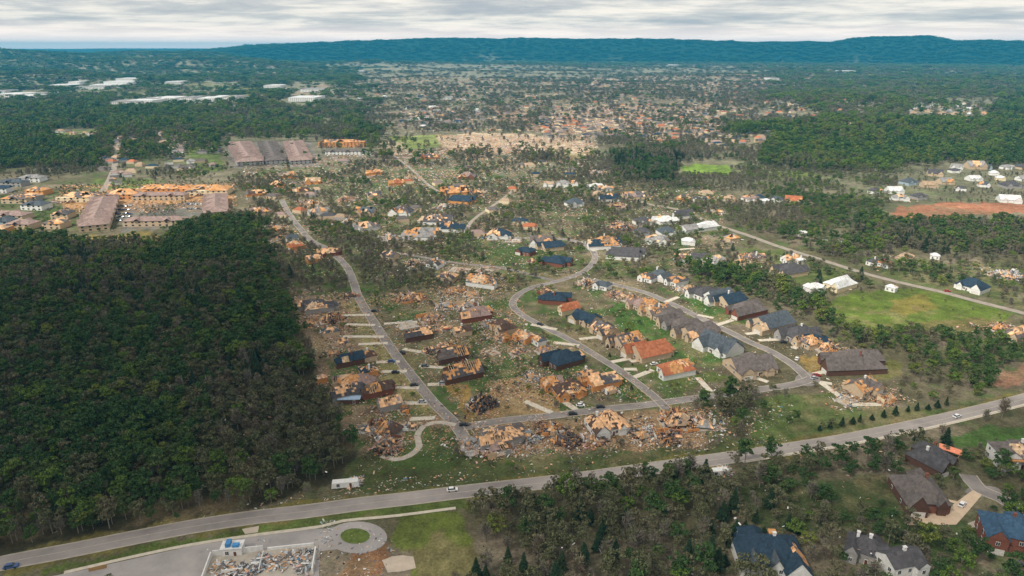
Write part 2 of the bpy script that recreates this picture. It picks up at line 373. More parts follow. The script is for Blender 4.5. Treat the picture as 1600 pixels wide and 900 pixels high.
pave('planter_bed', [(137, 886), (167, 880), (167, 888), (139, 894)], mat('planter_soil', (.20, .12, .05), .3), 0.06)
pave('concrete_slab', [(378, 827), (405, 822), (403, 832), (383, 835)], MATS['pad_concrete'], 0.06)
pave('street_end', EL(1536, 768, 28, 9, 16), ASPH2, 0.05)

# ------------------------------------------------------------------ ground cover by area
# (polygon in photo pixels, colour, edge noise, strength)
GR, YG, DRT, TAN, OLV, BRN, RDD = (0.055, 0.105, 0.022), (0.13, 0.145, 0.035), (0.20, 0.145, 0.085), (0.34, 0.25, 0.155), (0.085, 0.085, 0.038), (0.11, 0.085, 0.055), (0.27, 0.125, 0.072)
LAND = [
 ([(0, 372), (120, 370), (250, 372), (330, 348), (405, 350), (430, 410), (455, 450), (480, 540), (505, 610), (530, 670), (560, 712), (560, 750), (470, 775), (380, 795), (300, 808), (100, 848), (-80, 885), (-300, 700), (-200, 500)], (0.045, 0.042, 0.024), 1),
 ([(450, 465), (560, 460), (600, 510), (690, 640), (720, 665), (690, 700), (640, 720), (560, 705), (520, 640), (480, 540)], (0.22, 0.165, 0.105), .85),
 ([(560, 460), (800, 420), (1000, 440), (1040, 560), (1090, 650), (1100, 690), (1000, 700), (860, 700), (740, 705), (660, 590)], (0.17, 0.145, 0.090), .75),
 ([(480, 470), (560, 460), (930, 440), (1040, 560), (1090, 640), (1000, 640), (860, 650), (735, 650), (690, 660), (560, 700), (520, 640)], (0.055, 0.105, 0.026), .85, 'g'),
 ([(400, 260), (800, 240), (1130, 300), (1200, 420), (900, 440), (560, 450), (420, 400)], (0.060, 0.105, 0.028), .7, 'g'),
 ([(735, 655), (765, 600), (830, 590), (870, 640), (850, 650)], (0.30, 0.21, 0.10), .9),
 ([(687, 602), (730, 602), (725, 640), (748, 656), (726, 662)], (0.24, 0.16, 0.05), 1),
 ([(555, 468), (590, 520), (650, 600), (690, 650), (660, 655), (600, 600), (560, 530), (535, 480)], (0.22, 0.20, 0.085), .85),
 ([(740, 665), (900, 650), (1100, 640), (1110, 690), (1000, 705), (860, 705), (740, 712)], (0.26, 0.175, 0.10), .8),
 ([(560, 715), (650, 712), (740, 715), (900, 712), (1060, 705), (1140, 690), (1240, 680), (1240, 696), (1100, 716), (900, 744), (760, 760), (600, 775), (540, 760)], (0.065, 0.085, 0.028), .9),
 ([(640, 670), (700, 668), (722, 700), (700, 730), (640, 735), (600, 730)], (0.062, 0.10, 0.026), .9),
 ([(0, 868), (300, 808), (560, 774), (800, 746), (1040, 716), (1240, 690), (1400, 660), (1600, 612), (1600, 630), (1240, 712), (800, 770), (300, 835), (0, 900)], (0.135, 0.120, 0.035), .9),
 ([(60, 890), (300, 840), (500, 806), (730, 780), (730, 792), (500, 826), (300, 852), (60, 900)], (0.085, 0.120, 0.028), 1),
 ([(620, 806), (715, 796), (745, 830), (750, 900), (640, 905), (650, 865), (610, 845)], (0.105, 0.135, 0.028), 1),
 ([(540, 862), (600, 842), (615, 862), (600, 900), (520, 905)], (0.23, 0.115, 0.055), .9),
 ([(1190, 620), (1300, 615), (1420, 640), (1490, 635), (1400, 660), (1240, 690), (1180, 680)], (0.075, 0.120, 0.028), .8),
 ([(955, 470), (1060, 500), (1100, 535), (1160, 555), (1110, 580), (1060, 560), (1000, 540), (960, 500)], (0.045, 0.115, 0.020), .9),
 ([(1020, 440), (1100, 470), (1180, 500), (1150, 510), (1080, 480)], (0.050, 0.12, 0.022), .9),
 ([(1050, 575), (1140, 590), (1060, 615), (980, 570)], (0.085, 0.12, 0.03), .9),
 ([(960, 560), (1000, 590), (1020, 620), (960, 625), (930, 600)], (0.05, 0.105, 0.022), .8),
 ([(1250, 560), (1310, 558), (1320, 580), (1275, 592), (1262, 575)], (0.26, 0.18, 0.06), .9),
 ([(1350, 560), (1400, 560), (1400, 590), (1360, 595)], (0.13, 0.135, 0.04), .9),
 ([(1290, 470), (1340, 455), (1430, 450), (1480, 458), (1590, 490), (1560, 505), (1450, 512), (1380, 520), (1310, 500)], (0.095, 0.140, 0.024), 1),
 ([(1390, 465), (1440, 460), (1460, 480), (1420, 492), (1390, 484)], (0.21, 0.165, 0.045), .7),
 ([(1400, 505), (1500, 500), (1580, 500), (1500, 525)], (0.15, 0.13, 0.05), .8),
 ([(1545, 606), (1570, 582), (1610, 560), (1610, 590), (1570, 606)], (0.25, 0.14, 0.09), 1),
 ([(1390, 332), (1410, 322), (1480, 316), (1620, 318), (1620, 334), (1500, 336), (1425, 350), (1395, 342)], RDD, 1),
 ([(1062, 262), (1090, 257), (1130, 258), (1152, 264), (1135, 272), (1080, 272)], (0.145, 0.23, 0.04), 1),
 ([(1150, 268), (1260, 270), (1300, 276), (1200, 280)], (0.13, 0.17, 0.045), .9),
 ([(605, 214), (660, 212), (735, 210), (720, 222), (660, 232), (620, 232)], (0.17, 0.21, 0.065), 1),
 ([(680, 215), (740, 207), (830, 210), (925, 222), (935, 240), (860, 240), (780, 238), (700, 234)], (0.46, 0.36, 0.25), .9),
 ([(580, 224), (630, 222), (640, 240), (600, 242)], (0.36, 0.29, 0.20), .8),
 ([(930, 165), (1000, 160), (1010, 190), (1120, 212), (1060, 222), (960, 205), (860, 200), (860, 185)], (0.36, 0.26, 0.19), .6),
 ([(760, 160), (860, 180), (960, 205), (860, 212), (780, 190)], (0.27, 0.17, 0.12), .6),
 ([(600, 175), (740, 170), (760, 195), (620, 200)], (0.20, 0.16, 0.13), .6),
 ([(900, 130), (1300, 115), (1330, 150), (1100, 170), (900, 160)], (0.17, 0.14, 0.10), .45),
 ([(80, 203), (160, 203), (155, 220), (90, 218)], (0.13, 0.16, 0.05), 1),
 ([(330, 132), (400, 135), (410, 150), (350, 150)], (0.17, 0.18, 0.07), .9),
 ([(130, 130), (330, 128), (330, 145), (140, 145)], (0.15, 0.15, 0.07), .7),
 ([(500, 130), (525, 134), (520, 150), (450, 148)], (0.26, 0.21, 0.15), .9),
 ([(108, 370), (240, 364), (250, 376), (120, 382)], (0.19, 0.155, 0.055), 1),
 ([(95, 300), (360, 288), (365, 318), (240, 330), (100, 326)], (0.44, 0.25, 0.12), .8),
 ([(180, 320), (350, 315), (350, 355), (190, 362)], (0.15, 0.15, 0.14), .8),
 ([(295, 230), (345, 232), (350, 268), (292, 266)], (0.095, 0.13, 0.04), 1),
 ([(150, 278), (240, 280), (240, 296), (140, 296)], (0.11, 0.16, 0.04), .8),
 ([(350, 222), (490, 222), (500, 262), (360, 262)], (0.17, 0.155, 0.14), .8),
 ([(500, 222), (560, 220), (590, 245), (500, 248)], (0.14, 0.145, 0.11), .8),
 ([(820, 244), (930, 238), (935, 246), (830, 250)], (0.30, 0.25, 0.12), .8),
 ([(700, 370), (800, 372), (880, 400), (850, 420), (700, 412)], (0.055, 0.10, 0.026), .8),
 ([(1180, 385), (1330, 425), (1280, 450), (1190, 440), (1120, 420)], (0.085, 0.13, 0.032), .8),
 ([(1330, 400), (1600, 420), (1600, 480), (1400, 440)], (0.075, 0.115, 0.03), .7),
 ([(1150, 760), (1380, 740), (1400, 800), (1350, 830), (1180, 830)], (0.040, 0.062, 0.020), .85),
 ([(1480, 680), (1600, 660), (1600, 700), (1500, 700)], (0.050, 0.11, 0.022), .9),
 ([(1380, 800), (1520, 820), (1520, 880), (1400, 870)], (0.045, 0.085, 0.02), .8),
]
def ground_grid():
    d = [-600, -200, 0, 60, 90]
    q = 110.0
    while q < 20500: d.append(q); q *= 1.0088
    d = np.array(d); nu = 760
    u = np.linspace(-1, 1, nu)
    half = 1.15 * np.abs(d) + 150; half[:3] = (1500, 1000, 600)
    X = u[None, :] * half[:, None]; Y = np.repeat(d[:, None], nu, 1)
    Z = terrain(X, Y) - 0.6 * 0
    V = np.stack([X, Y, Z], -1).reshape(-1, 3)
    nr = len(d); i = np.arange(nr - 1)[:, None] * nu + np.arange(nu - 1)[None]
    Fc = np.stack([i, i + 1, i + nu + 1, i + nu], -1).reshape(-1, 4)
    return V, Fc
def landcolour(X, Y):
    px, py = P(X, Y, terrain(X, Y)); 
    n1 = fbm(X / 38, Y / 38, 4)[..., None]; n2 = fbm(X / 9 + 4, Y / 9, 3)[..., None]; n3 = fbm(X / 160 + 8, Y / 160, 3)[..., None]
    base = np.array([0.105, 0.096, 0.056]) * np.ones(X.shape + (3,))
    br = np.array([0.185, 0.155, 0.110]); gn = np.array([0.060, 0.095, 0.028])
    base = base + (br - base) * np.clip((n1 - 0.45) * 4, 0, 1); base = base + (gn - base) * np.clip((n2 * 0.5 + n3 * 0.5 - 0.5) * 7, 0, 1)
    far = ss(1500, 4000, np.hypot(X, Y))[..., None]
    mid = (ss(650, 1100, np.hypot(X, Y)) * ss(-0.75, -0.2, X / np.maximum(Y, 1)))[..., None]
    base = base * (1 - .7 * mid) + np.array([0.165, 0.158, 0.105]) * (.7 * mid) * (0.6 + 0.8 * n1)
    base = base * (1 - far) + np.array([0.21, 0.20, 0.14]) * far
    vf = ss(7700, 8400, np.hypot(X, Y) + (fbm(X / 400, Y / 400, 3) - .5) * 900)[..., None]; base = base * (1 - vf) + np.array([0.012, 0.030, 0.020]) * vf
    # polygon edges wobble with the ground, a few metres
    sc = depth(X, Y) / F
    wx = px + (fbm(X / 14, Y / 14 + 30, 2) - 0.5) * 12 / sc; wy = py + (fbm(X / 14 + 50, Y / 14, 2) - 0.5) * 5 / sc
    gp = fbm(X / 12 + 70, Y / 12, 3)[..., None]
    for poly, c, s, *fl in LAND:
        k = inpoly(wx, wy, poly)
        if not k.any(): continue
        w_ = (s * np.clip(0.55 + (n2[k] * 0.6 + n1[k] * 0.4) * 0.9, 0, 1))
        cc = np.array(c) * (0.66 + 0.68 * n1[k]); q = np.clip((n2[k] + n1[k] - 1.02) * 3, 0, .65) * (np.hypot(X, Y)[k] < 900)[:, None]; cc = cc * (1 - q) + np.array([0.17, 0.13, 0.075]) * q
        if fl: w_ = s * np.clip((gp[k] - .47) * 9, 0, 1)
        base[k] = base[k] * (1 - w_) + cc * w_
    return np.clip(base * (0.75 + 0.5 * n2), 0.005, 0.9)
GV, GF = ground_grid()
gm = bpy.data.materials.new('ground_cover'); gm.use_nodes = True; t = gm.node_tree; b = t.nodes['Principled BSDF']; b.inputs['Roughness'].default_value = 0.95; b.inputs['Specular IOR Level'].default_value = 0.1
at = N(t, 'ShaderNodeAttribute', attribute_name='cover'); g = N(t, 'ShaderNodeNewGeometry')
last = at.outputs['Color']
for sc_, lo, hi in ((0.9, 0.6, 1.45), (0.16, 0.65, 1.35), (0.03, 0.75, 1.3)):
    nz = N(t, 'ShaderNodeTexNoise'); nz.inputs['Scale'].default_value = sc_; nz.inputs['Detail'].default_value = 4; nz.inputs['Roughness'].default_value = 0.7
    t.links.new(g.outputs['Position'], nz.inputs['Vector'])
    mr = N(t, 'ShaderNodeMapRange'); mr.inputs['From Min'].default_value = 0.3; mr.inputs['From Max'].default_value = 0.7; mr.inputs['To Min'].default_value = lo; mr.inputs['To Max'].default_value = hi
    t.links.new(nz.outputs['Fac'], mr.inputs['Value'])
    h = N(t, 'ShaderNodeHueSaturation'); t.links.new(mr.outputs[0], h.inputs['Value']); t.links.new(last, h.inputs['Color']); last = h.outputs[0]
t.links.new(last, b.inputs['Base Color'])
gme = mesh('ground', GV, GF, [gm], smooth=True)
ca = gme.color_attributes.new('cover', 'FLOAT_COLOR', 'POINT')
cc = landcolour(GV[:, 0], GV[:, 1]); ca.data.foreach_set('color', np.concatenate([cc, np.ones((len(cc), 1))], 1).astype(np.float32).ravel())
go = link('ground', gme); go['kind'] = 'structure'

# ------------------------------------------------------------------ rubble heaps shared by the wrecked houses
PAL = [OSB, OSB2, LUMBER, WHITE, SHIN, PINKI, DARK, BRICK, SLATE, TARP, BARK]
def heap_mesh(seed, probs, n=210, wide=1.0):
    r = np.random.default_rng(seed)
    a = r.uniform(0, 2 * np.pi, n); q = np.sqrt(r.random(n))
    lob = 0.72 + 0.28 * np.sin(a * 3 + seed) * np.cos(a * 2 + 2 * seed)
    x = q * np.cos(a) * 8.0 * lob; y = q * np.sin(a) * 6.0 * lob
    z = r.random(n) * (2.3 * (1 - q) + 0.25)
    s = np.stack([r.uniform(0.8, 4.2, n), r.choice([0.16, 0.25, 0.9, 1.4], n, p=[.35, .25, .25, .15]) * r.uniform(.8, 1.2, n), r.uniform(0.05, 0.2, n)], 1)
    p = np.array(probs + [1.0], float); p /= p.sum()
    V, Fc, mi = boards(n, np.stack([x, y, z], 1), s, 0.33, seed, len(PAL), p)
    return mesh('rubble_pile', V, Fc, PAL, mi)
#            osb ply lum whi shi pink dark brick slate tarp
HEAPS = {'orange': [heap_mesh(s, [6, 3, 3, 1, 1.3, 1, 1.2, .6, .2, 0]) for s in (11, 12, 13)],
         'pink':   [heap_mesh(s, [1, 3, 3, 1.5, 1.5, 4, .8, .8, .3, 0]) for s in (21, 22, 23)],
         'dark':   [heap_mesh(s, [1.5, 1, 1, .8, 6, .5, 5, 1.5, .4, 0]) for s in (31, 32, 33)],
         'pale':   [heap_mesh(s, [.5, 1.5, 2.5, 5, 1.5, 1, .6, .3, 2, .1]) for s in (41, 42, 43)],
         'blue':   [heap_mesh(s, [.2, .5, .8, 4, 2.5, 1.2, 1, .3, 5, .12]) for s in (51, 52, 53)]}

# ------------------------------------------------------------------ houses
def roof_planes(x0, y0, x1, y1, z, rise, hip, ov=0.5):
    """eave/ridge quads of a hip or gable roof over a rectangle; ridge along the longer side"""
    x0 -= ov; y0 -= ov; x1 += ov; y1 += ov
    w_, d_ = x1 - x0, y1 - y0
    if w_ >= d_:
        i = d_ / 2 * hip; ym = (y0 + y1) / 2
        A, B = (x0 + i, ym, z + rise), (x1 - i, ym, z + rise)
        pl = [((x0, y0, z), (x1, y0, z), B, A), ((x1, y1, z), (x0, y1, z), A, B)]
        en = [((x0, y1, z), (x0, y0, z), A, A), ((x1, y0, z), (x1, y1, z), B, B)]
    else:
        i = w_ / 2 * hip; xm = (x0 + x1) / 2
        A, B = (xm, y0 + i, z + rise), (xm, y1 - i, z + rise)
        pl = [((x1, y0, z), (x1, y1, z), B, A), ((x0, y1, z), (x0, y0, z), A, B)]
        en = [((x0, y0, z), (x1, y0, z), A, A), ((x1, y1, z), (x0, y1, z), B, B)]
    return pl, en
def roof_mesh(planes, dmg, strip_, seed, mats, cell=1.3, fall=0.0):
    r = random.Random(seed); V = []; Fc = []; mi = []; raft = []
    pts = [p for q in planes for p in q]; xs = [p[0] for p in pts]; ys = [p[1] for p in pts]
    L = max(max(xs) - min(xs), max(ys) - min(ys))
    blobs = [(r.uniform(min(xs), max(xs)), r.uniform(min(ys), max(ys)), L * r.uniform(.08, .24) * (0.5 + dmg)) for _ in range(int(1 + dmg * 8))] if dmg > 0 else []
    tears = [(r.uniform(min(xs), max(xs)), r.uniform(min(ys), max(ys)), L * r.uniform(.1, .25), r.choice((1, 1, 1, 3, 4, 5))) for _ in range(int(strip_ * 9 + .5))]
    for A, B, C, D in planes:
        A, B, C, D = map(np.array, (A, B, C, D))
        lu = max(np.linalg.norm(B - A), 1e-3); lv = max(np.linalg.norm(D - A), np.linalg.norm(C - B))
        nu, nv = max(1, int(lu / cell)), max(1, int(lv / cell))
        def pt(i, j):
            u, v = i / nu, j / nv; return (A + (B - A) * u) * (1 - v) + (D + (C - D) * u) * v
        for i in range(nu):
            for j in range(nv):
                c = pt(i + .5, j + .5); k = 0
                for bx, by, br_ in blobs:
                    q = math.hypot(c[0] - bx, c[1] - by) + r.uniform(-1, 1) * br_ * 0.25
                    if q < br_ * 0.62: k = 2; break
                    if q < br_: k = max(k, 1)
                if k < 1:
                    for bx, by, br_, kt in tears:
                        if math.hypot(c[0] - bx, c[1] - by) + r.uniform(-1, 1) * br_ * 0.25 < br_: k = kt; break
                if r.random() < dmg * 0.06: k = max(k, 1)
                if k in (1, 3, 4, 5) and r.random() < .22: k = r.choice((1, 2, 3, 4, 5, 0))
                if k == 2:
                    a0, a1 = pt(i + .4, j), pt(i + .6, j); b1, b0 = pt(i + .6, j + 1), pt(i + .4, j + 1); raft.append((a0, a1, b1, b0)); continue
                b_ = len(V); q4 = [pt(i, j), pt(i + 1, j), pt(i + 1, j + 1), pt(i, j + 1)]
                if np.linalg.norm(q4[2] - q4[3]) < 1e-4: V += q4[:3]; Fc.append((b_, b_ + 1, b_ + 2))
                else: V += q4; Fc.append((b_, b_ + 1, b_ + 2, b_ + 3))
                mi.append(k)
    if not V: V = [(0, 0, 0), (1, 0, 0), (0, 1, 0)]; Fc = [(0, 1, 2)]; mi = [1]
    return mesh('roof', V, Fc, mats, mi), raft
def add_roof(root, planes, dmg, strip_, seed, rm, cell=1.3, rafters=True, name='roof'):
    me, raft = roof_mesh(planes, dmg, strip_, seed, [rm, OSB if seed % 3 else OSB2, DARK, OSB2, LUMBER, SHIN], cell)
    o = link(name, me, root); s = o.modifiers.new('thickness', 'SOLIDIFY'); s.thickness = 0.16; s.offset = -1
    if raft and rafters:
        V = []; Fc = []
        for q in raft:
            b_ = len(V); V += [p - np.array([0, 0, .12]) for p in q] + [p - np.array([0, 0, .3]) for p in q]
            Fc += [(b_, b_ + 1, b_ + 2, b_ + 3), (b_ + 1, b_, b_ + 4, b_ + 5), (b_ + 3, b_ + 2, b_ + 6, b_ + 7), (b_ + 7, b_ + 6, b_ + 5, b_ + 4)]
        link('rafters', mesh('rafters', V, Fc, [LUMBER]), o)
    return o
def window_mesh():
    m = MB(); m.box((0, 0, 0), (1.3, .10, 1.6), m=0); m.box((-.31, -.03, 0), (.5, .10, 1.34), m=1); m.box((.31, -.03, 0), (.5, .10, 1.34), m=1)
    return m.mesh('window', [WHITE, GLASS])
def door_mesh():
    m = MB(); m.box((0, 0, 0), (1.2, .12, 2.2), m=0); m.box((0, -.03, -.05), (.92, .12, 2.0), m=1); return m.mesh('door', [WHITE, mat('door_wood', (.12, .05, .03))])
def garage_mesh():
    m = MB(); m.box((0, 0, 0), (5.0, .12, 2.4), m=0)
    for k in range(4): m.box((0, -.03, -.9 + k * .6), (4.7, .12, .52), m=1)
    return m.mesh('garage_door', [WHITE, mat('garage_panel', (.58, .56, .52))])
WM, DM, GM = window_mesh(), door_mesh(), garage_mesh()
def chimney(root, x, y, z, m):
    c = MB(); c.box((x, y, z), (1.0, .8, 3.0)); c.box((x, y, z + 1.6), (1.25, 1.05, .22)); c.box((x, y, z + 1.8), (.4, .4, .25)); return c.build('chimney', [m], root)
HOUSES = []; WRECKS = []    # (x, y, radius)
def nearest_road_yaw(x, y, dmax=60):
    best = (dmax, None)
    for L, h in ROADS:
        q = np.hypot(L[:, 0] - x, L[:, 1] - y); i = int(q.argmin())
        if q[i] < best[0]:
            j = min(i + 1, len(L) - 1); k = max(j - 1, 0); d = L[j] - L[k]; best = (q[i], math.atan2(d[1], d[0]), L[i] - np.array([x, y]))
    return best
def house(px, py, wpx, st, rc='g', wc='t', heap='orange', yaw=None, ratio=0.72, storeys=1, name='house', label='', group=None, detail=None, extras=(), pitch=None, hipped=None):
    """one house standing at a photo pixel; st: ok, dm (holes), or (stripped to sheathing), co (collapsed), pad"""
    if 960 < px < 1290 and 430 < py < 575 and st == 'ok': wpx *= 1.18
    x, y = G(px, py + wpx * 0.10); Z = depth(x, y); wd_ = min(wpx * (1.10 if py < 700 else 1.08) * Z / F, 34.0); seed = int(px * 7 + py * 13); r = random.Random(seed)
    big = Z < 620 if detail is None else detail
    nr = nearest_road_yaw(x, y)
    if yaw is None:
        yaw = nr[1] if nr[1] is not None else r.uniform(-.5, .5)
        yaw += r.uniform(-.06, .06)
    else: yaw = math.radians(yaw)
    # turn so the long side is across the photograph where possible, footprint width along local x
    while yaw > math.pi / 2: yaw -= math.pi
    while yaw < -math.pi / 2: yaw += math.pi
    c, s = abs(math.cos(yaw)), abs(math.sin(yaw))
    w_ = wd_ / max(0.55, (c + ratio * s)); d_ = w_ * ratio
    if c < 0.55: w_, d_ = d_, w_ ; 
    z0 = float(terrain(x, y)); root = empty(name, (x, y, z0), yaw)
    HOUSES.append((x, y, max(w_, d_) * (.62 if py < 700 else .5)))
    if st in ('co', 'or', 'dm', 'pad') and Z < 1500: WRECKS.append((x, y, max(w_, d_), st, heap))
    if st == 'co' and (px, py) == (748, 630): st = 'mound'
    hw_ = 3.1 * storeys + .3
    x0, y0, x1, y1 = -w_ / 2, -d_ / 2, w_ / 2, d_ / 2
    if rc == 'o': rc = 'kgpkd'[seed % 5]
    rm, wm = roofm(rc), wallm(wc)
    m = MB()
    rise = min(w_, d_) * r.uniform(.30, .42)
    if st in ('ok', 'dm', 'or'):
        dmg, stp = {'ok': (0.0, 0.0), 'dm': (.36, .30), 'or': (.30, .85)}[st]
        if st == 'ok' and r.random() < .35: stp = .12
        hip = 1.0 if r.random() < .6 else 0.0
        if hipped is not None: hip = hipped
        if pitch: rise = min(w_, d_) * pitch
        wings = []
        sx = r.choice([-1, 1])
        if w_ > 9:
            ww = w_ * r.uniform(.34, .44); wings.append((sx * (w_ / 2 - ww / 2) - ww / 2, -d_ / 2 - d_ * .22, sx * (w_ / 2 - ww / 2) + ww / 2, 0.0, 0.03, .82, 0.0))
            wb = w_ * .36; wings.append((-sx * w_ * .18 - wb / 2, 0.0, -sx * w_ * .18 + wb / 2, d_ / 2 + d_ * .18, 0.05, .72, 1.0))
        if w_ > 15:
            wb = w_ * .2; wings.append((-sx * w_ * .28 - wb / 2, -d_ / 2 - d_ * .10, -sx * w_ * .28 + wb / 2, -d_ * .1, 0.07, .5, 0.0))
        rects = [(x0, y0, x1, y1, 0.0, 1.0, hip)] + wings
        planes = []
        for (a0, b0, a1, b1, dz, f, hp) in rects:
            zt = hw_ - dz
            m.box(((a0 + a1) / 2, (b0 + b1) / 2, zt / 2 - .2), (a1 - a0 - dz * 2, b1 - b0 - dz * 2, zt + .4))
            pl, en = roof_planes(a0, b0, a1, b1, zt + .02, rise * f, hp, .45)
            planes += pl
            if hp > 0: planes += en
            else:
                for q in en:    # gable wall triangles, pulled in under the overhang
                    cx_, cy_ = (a0 + a1) / 2, (b0 + b1) / 2
                    tri = [(cx_ + (p[0] - cx_) * .955, cy_ + (p[1] - cy_) * .955, zt + (p[2] - zt) * .93) for p in q[:3]]; m.poly(tri)
        wall = m.build('wall', [wm], root)
        if dmg: 
            # attic floor seen through the holes
            f_ = MB(); f_.box((0, 0, hw_ + .05), (w_ * .9, d_ * .9, .06)); f_.build('ceiling_joists', [OSB2 if r.random() < .5 else DARK], root)
        ro = add_roof(root, planes, dmg, stp, seed, rm, 1.25 if big else 2.4, big)
        if (storeys > 1 or r.random() < .3) and big: chimney(ro, w_ * r.uniform(-.3, .3), 0, hw_ + rise * .9, BRICK if wc in 'rk' else WHITE)
        if big:
            fronts = [(a0, b0, a1, b1) for (a0, b0, a1, b1, *_) in rects[:2]]
            for f in range(int(storeys)):
                zc = 1.7 + f * 3.0
                nwin = max(2, int(w_ / 4))
                blk = fronts[1] if len(fronts) > 1 else None
                for k in range(nwin):
                    xx = x0 + (k + .5) * w_ / nwin
                    if blk and blk[0] - .8 < xx < blk[2] + .8: continue
                    o = link('window', WM, root, (xx, y0 - .05, zc))
                if blk:
                    if f == 0 and blk[2] - blk[0] > 5.6: link('garage_door', GM, root, ((blk[0] + blk[2]) / 2, blk[1] + .0, 1.25))
                    else: link('window', WM, root, ((blk[0] + blk[2]) / 2, blk[1] - .02, zc))
                for k in (-.28, .25):
                    for sgn, X in ((-1, x0), (1, x1)):
                        if (sgn > 0) == (math.sin(yaw) > 0) or abs(math.sin(yaw)) < .3:
                            link('window', WM, root, (X + sgn * .05, k * d_, zc), sgn * math.pi / 2)
            if len(fronts) > 1: link('door', DM, root, (x0 + w_ * .5 + (-sx) * .9, y0 - .05, 1.15))
    mound = st == 'mound'
    if mound: st = 'co'
    if st in ('co', 'pad'):
        sl = MB(); sl.box((0, 0, .1), (w_ * .8, d_ * .8, .5)); sl.build('foundation', [CONC], root)
        n = 5 if st == 'co' else 2
        for k in range(n):
            side = r.choice([0, 1]); L = r.uniform(.15, .4) * (w_ if side == 0 else d_); hh = r.uniform(1.0, 3.0) * (1 if st == 'co' else .5)
            cx_, cy_ = (r.uniform(-.35, .35) * w_, r.choice([-.47, .47, r.uniform(-.3, .3)]) * d_) if side == 0 else (r.choice([-.47, .47, r.uniform(-.3, .3)]) * w_, r.uniform(-.35, .35) * d_)
            sz = (L, .25, hh) if side == 0 else (.25, L, hh); m = MB(); m.box((cx_, cy_, hh / 2 + .3 + k * .003), sz, m=k % 2, top=1.0)
            m.build('wall', [wm, OSB if heap == 'orange' else LUMBER], root)
        if st == 'co':
            hs = HEAPS[heap]
            for k in range(4 if w_ > 11 else 2):
                o = link('rubble_pile', (HEAPS['dark'] if k == 3 else hs)[(seed + k) % 3], root, (r.uniform(-.3, .3) * w_, r.uniform(-.35, .35) * d_, .3), r.uniform(0, 6)); f = w_ / 18; o.scale = (f * 1.1, f * 1.05, 2.6 if mound else min(2.2, f * r.uniform(1.2, 2.8)))
            pl, en = roof_planes(-w_ * .33, -d_ * .3, w_ * .22, d_ * .3, 0, rise * .8, 1, .3)
            ro = add_roof(root, pl + en, .45, .4, seed, rm, 1.3 if big else 2.4, big); ro.location = (w_ * r.uniform(-.12, .2), d_ * r.uniform(-.1, .1), 1.3); ro.rotation_euler = (r.uniform(-.16, .16), r.uniform(-.2, .2), r.uniform(-.5, .5))
        else:
            o = link('rubble_pile', HEAPS[heap][seed % 3], root, (r.uniform(-.25, .25) * w_, 0, .2), r.uniform(0, 6)); f = w_ / 30; o.scale = (f, f, f * .6)
    for ex in extras: ex(root, w_, d_, hw_, rise)
    tag(root, label, 'house', group)
    return root
ORD = ['first', 'second', 'third', 'fourth', 'fifth', 'sixth', 'seventh', 'eighth', 'ninth', 'tenth', 'eleventh', 'twelfth', 'thirteenth', 'fourteenth', 'fifteenth', 'sixteenth', 'seventeenth', 'eighteenth', 'nineteenth', 'twentieth', 'twenty-first', 'twenty-second', 'twenty-third', 'twenty-fourth', 'twenty-fifth', 'twenty-sixth', 'twenty-seventh', 'twenty-eighth', 'twenty-ninth', 'thirtieth', 'thirty-first', 'thirty-second']
def look(st, rc, wc, heap):
    if st == 'ok': return f"{ROOFC[rc][0]} roofed house"
    if st == 'dm': return f"torn {ROOFC[rc][0]} roofed house"
    if st == 'or': return "house stripped to orange sheathing"
    if st == 'pad': return "bare house foundation"
    return {'orange': 'orange timber', 'pink': 'pinkish', 'dark': 'dark', 'pale': 'pale', 'blue': 'blue grey'}[heap] + ' collapsed house'
